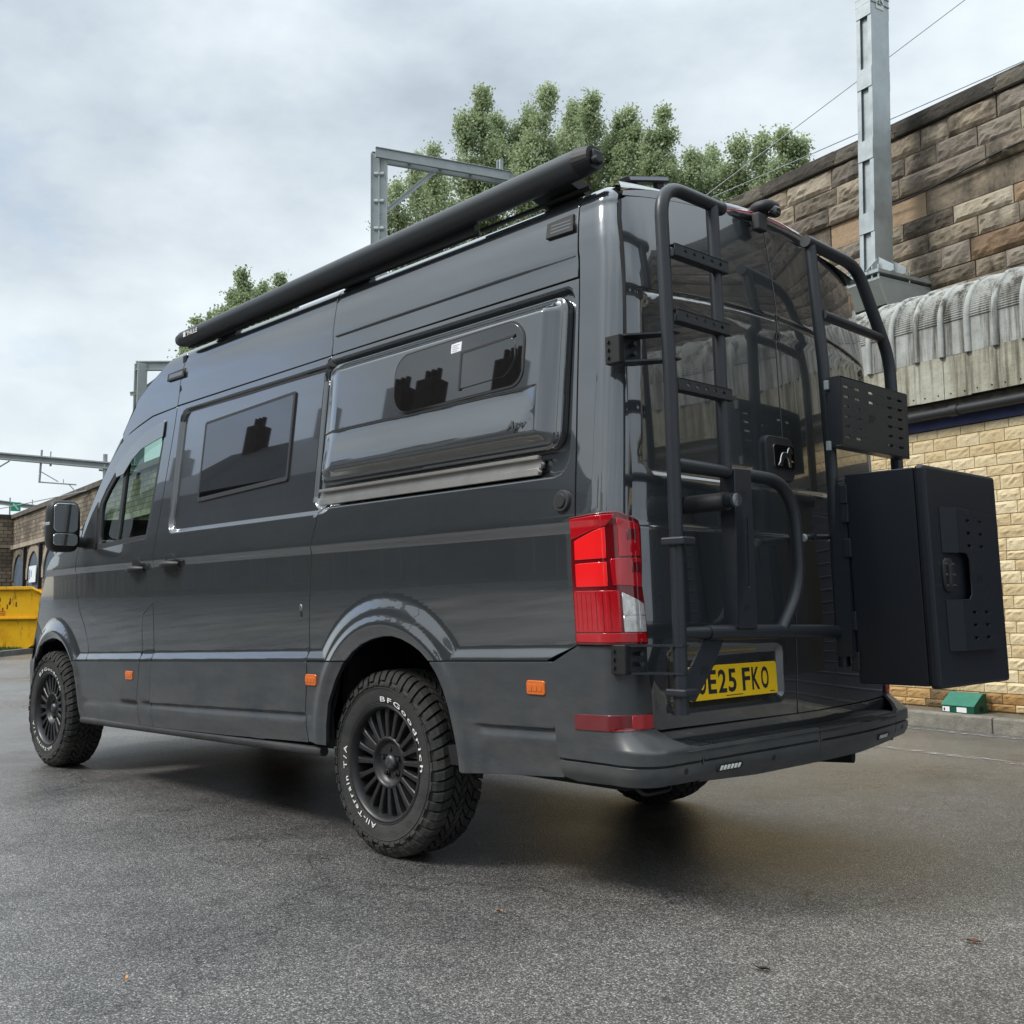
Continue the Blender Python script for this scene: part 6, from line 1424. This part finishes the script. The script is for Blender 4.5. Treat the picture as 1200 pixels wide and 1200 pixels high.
T_at(280, 312, 42, [(210, 395, 450, 22), (224, 378, 450, 24), (238, 358, 440, 24), (283, 313, 420, 20), (300, 320, 420, 18), (262, 325, 420, 18), (325, 312, 400, 14), (338, 325, 390, 10), (245, 345, 420, 16), (230, 372, 430, 16), (215, 400, 440, 12), (290, 350, 430, 34), (320, 345, 420, 18)], 'dark green tree showing over the front half of the awning', m=M_leaf2, nl=17000, leaf=.11, seed=12, name='broadleaf_tree')

# ================================================================== WHAT THE PAINT REFLECTS (beyond the yard, behind the photographer)
M_row = far_stone('dark_coursed_stone', (.060, .050, .042), (.045, .040, .036), (.040, .035, .03)); M_slate = mat('slate', (.05, .053, .06), .6, var=.3, vscale=4)
M_pot = mat('chimney_stone', (.09, .07, .055), .9, var=.3, vscale=4)
def house(x0, x1, y0, y1, h, rh, label, name='stone_building', chim=()):
    e_ = empty(name, ((x0+x1)/2, (y0+y1)/2, 0)); tag(e_, label, 'building'); iv = Matrix.Translation((-(x0+x1)/2, -(y0+y1)/2, 0))
    def pp(o): o.parent = e_; o.matrix_parent_inverse = iv; return o
    o = MB().box(x0, x1, y0, y1, 0, h).build('wall', M_row); uvify(o, lambda co: (co.x+co.y, co.z)); pp(o)
    ym = (y0+y1)/2; q = MB(); q.prism([(y0-.3, h), (ym, h+rh), (y1+.3, h)], lambda u, v: (x0-.2, u, v), lambda u, v: (x1+.2, u, v)); pp(q.build('roof', M_slate))
    nw = int((x1-x0)/2.6); wf = mat('painted_window_frame', (.10, .10, .10), .6)
    for k in range(nw):
        for z in (1.1, 4.2):
            if z+1.6 > h: continue
            c = x0+(k+.5)*(x1-x0)/nw; o = pp(MB().box(c-.5, c+.5, y0-.04, y0+.03, z, z+1.5).build('window', wf)); p = MB().box(c-.42, c+.42, y0-.05, y0-.03, z+.08, z+1.42).build('pane', M_black); p.parent = o
    for cx in chim:
        o = pp(MB().box(cx-.55, cx+.55, ym-.35, ym+.35, h+rh*.5, h+rh+1.1, .03).build('chimney', M_pot))
        for k in range(3):
            p = MB(); p.tube([(cx-.34+.34*k, ym, h+rh+1.1), (cx-.34+.34*k, ym, h+rh+1.55)], .11, 8); p = p.build('chimney_pot', M_pot); p.parent = o
house(-22, -4, 21, 29, 5.6, 2.2, 'dark stone building across the yard, behind the camera to the rear', chim=(-18, -11))
house(-2, 19, 20, 28, 6.2, 2.2, 'dark stone building across the yard opposite the van side', chim=(1.5, 8.5, 9.9))
house(21, 42, 18, 25, 9.4, 3.4, 'long dark stone building across the yard opposite the van cab', chim=(22.6, 27.0, 28.9, 34, 40))
house(42.6, 80, 18.5, 27, 9.6, 3.2, 'far dark stone building beyond the yard entrance', chim=(50, 60))
ch = empty('church', (62, 40, 0)); tag(ch, 'dark stone church tower with a pointed spire across the yard', 'church')
o = MB().box(-2.5, 2.5, -2.5, 2.5, 0, 12).build('tower', M_pot, ch)
q = MB(); q.add([(-2.5, -2.5, 12), (2.5, -2.5, 12), (2.5, 2.5, 12), (-2.5, 2.5, 12), (0, 0, 23)], [(0, 1, 4), (1, 2, 4), (2, 3, 4), (3, 0, 4)]); q.build('spire', M_slate, ch)
lp = empty('street_lamp', (13, 16, 0)); tag(lp, 'tall curved grey street lamp across the yard', 'street lamp')
q = MB(); q.tube(fillet([(0, 0, 0), (0, 0, 8), (-1.6, -.6, 9)], 1.5), .07, 8); q.build('post', M_galv_far, lp); q = MB(); lump(q, (-1.9, -.7, 9.05), (.35, .14, .07)); q.build('lamp_head', M_galv_far, lp)

# fallen leaves and patches on the tarmac
def gp_(px, py): d = dirw(px, py); t = -CAMP.z/d.z; return CAMP+d*t
lv = [(1142, 1106, .030, (.10, .035, .02), 'dark red fallen leaf on the tarmac at lower right'), (893, 1138, .026, (.018, .014, .012), 'black curled leaf on the tarmac right of centre'), (585, 1070, .018, (.20, .12, .06), 'tiny brown leaf on the tarmac below the rear wheel'), (148, 1150, .014, (.42, .20, .06), 'tiny orange leaf on the tarmac at lower left')]
for i, (px, py, s, c, lab) in enumerate(lv):
    p = gp_(px, py); V = []; F = []; nn_ = 10
    for k in range(nn_): a = 2*math.pi*k/nn_; rr_ = s*(.75+.35*math.sin(a*2+i)); V.append((p.x+rr_*math.cos(a), p.y+rr_*.55*math.sin(a), .006+.008*abs(math.sin(a*1.5+i))))
    V.append((p.x, p.y, .005)); F = [(k, (k+1) % nn_, nn_) for k in range(nn_)]
    me = pymesh('fallen_leaf', V, F, True); o = link('fallen_leaf', me, mat('leaf_%d' % i, c, .6)); tag(o, lab, 'leaf')
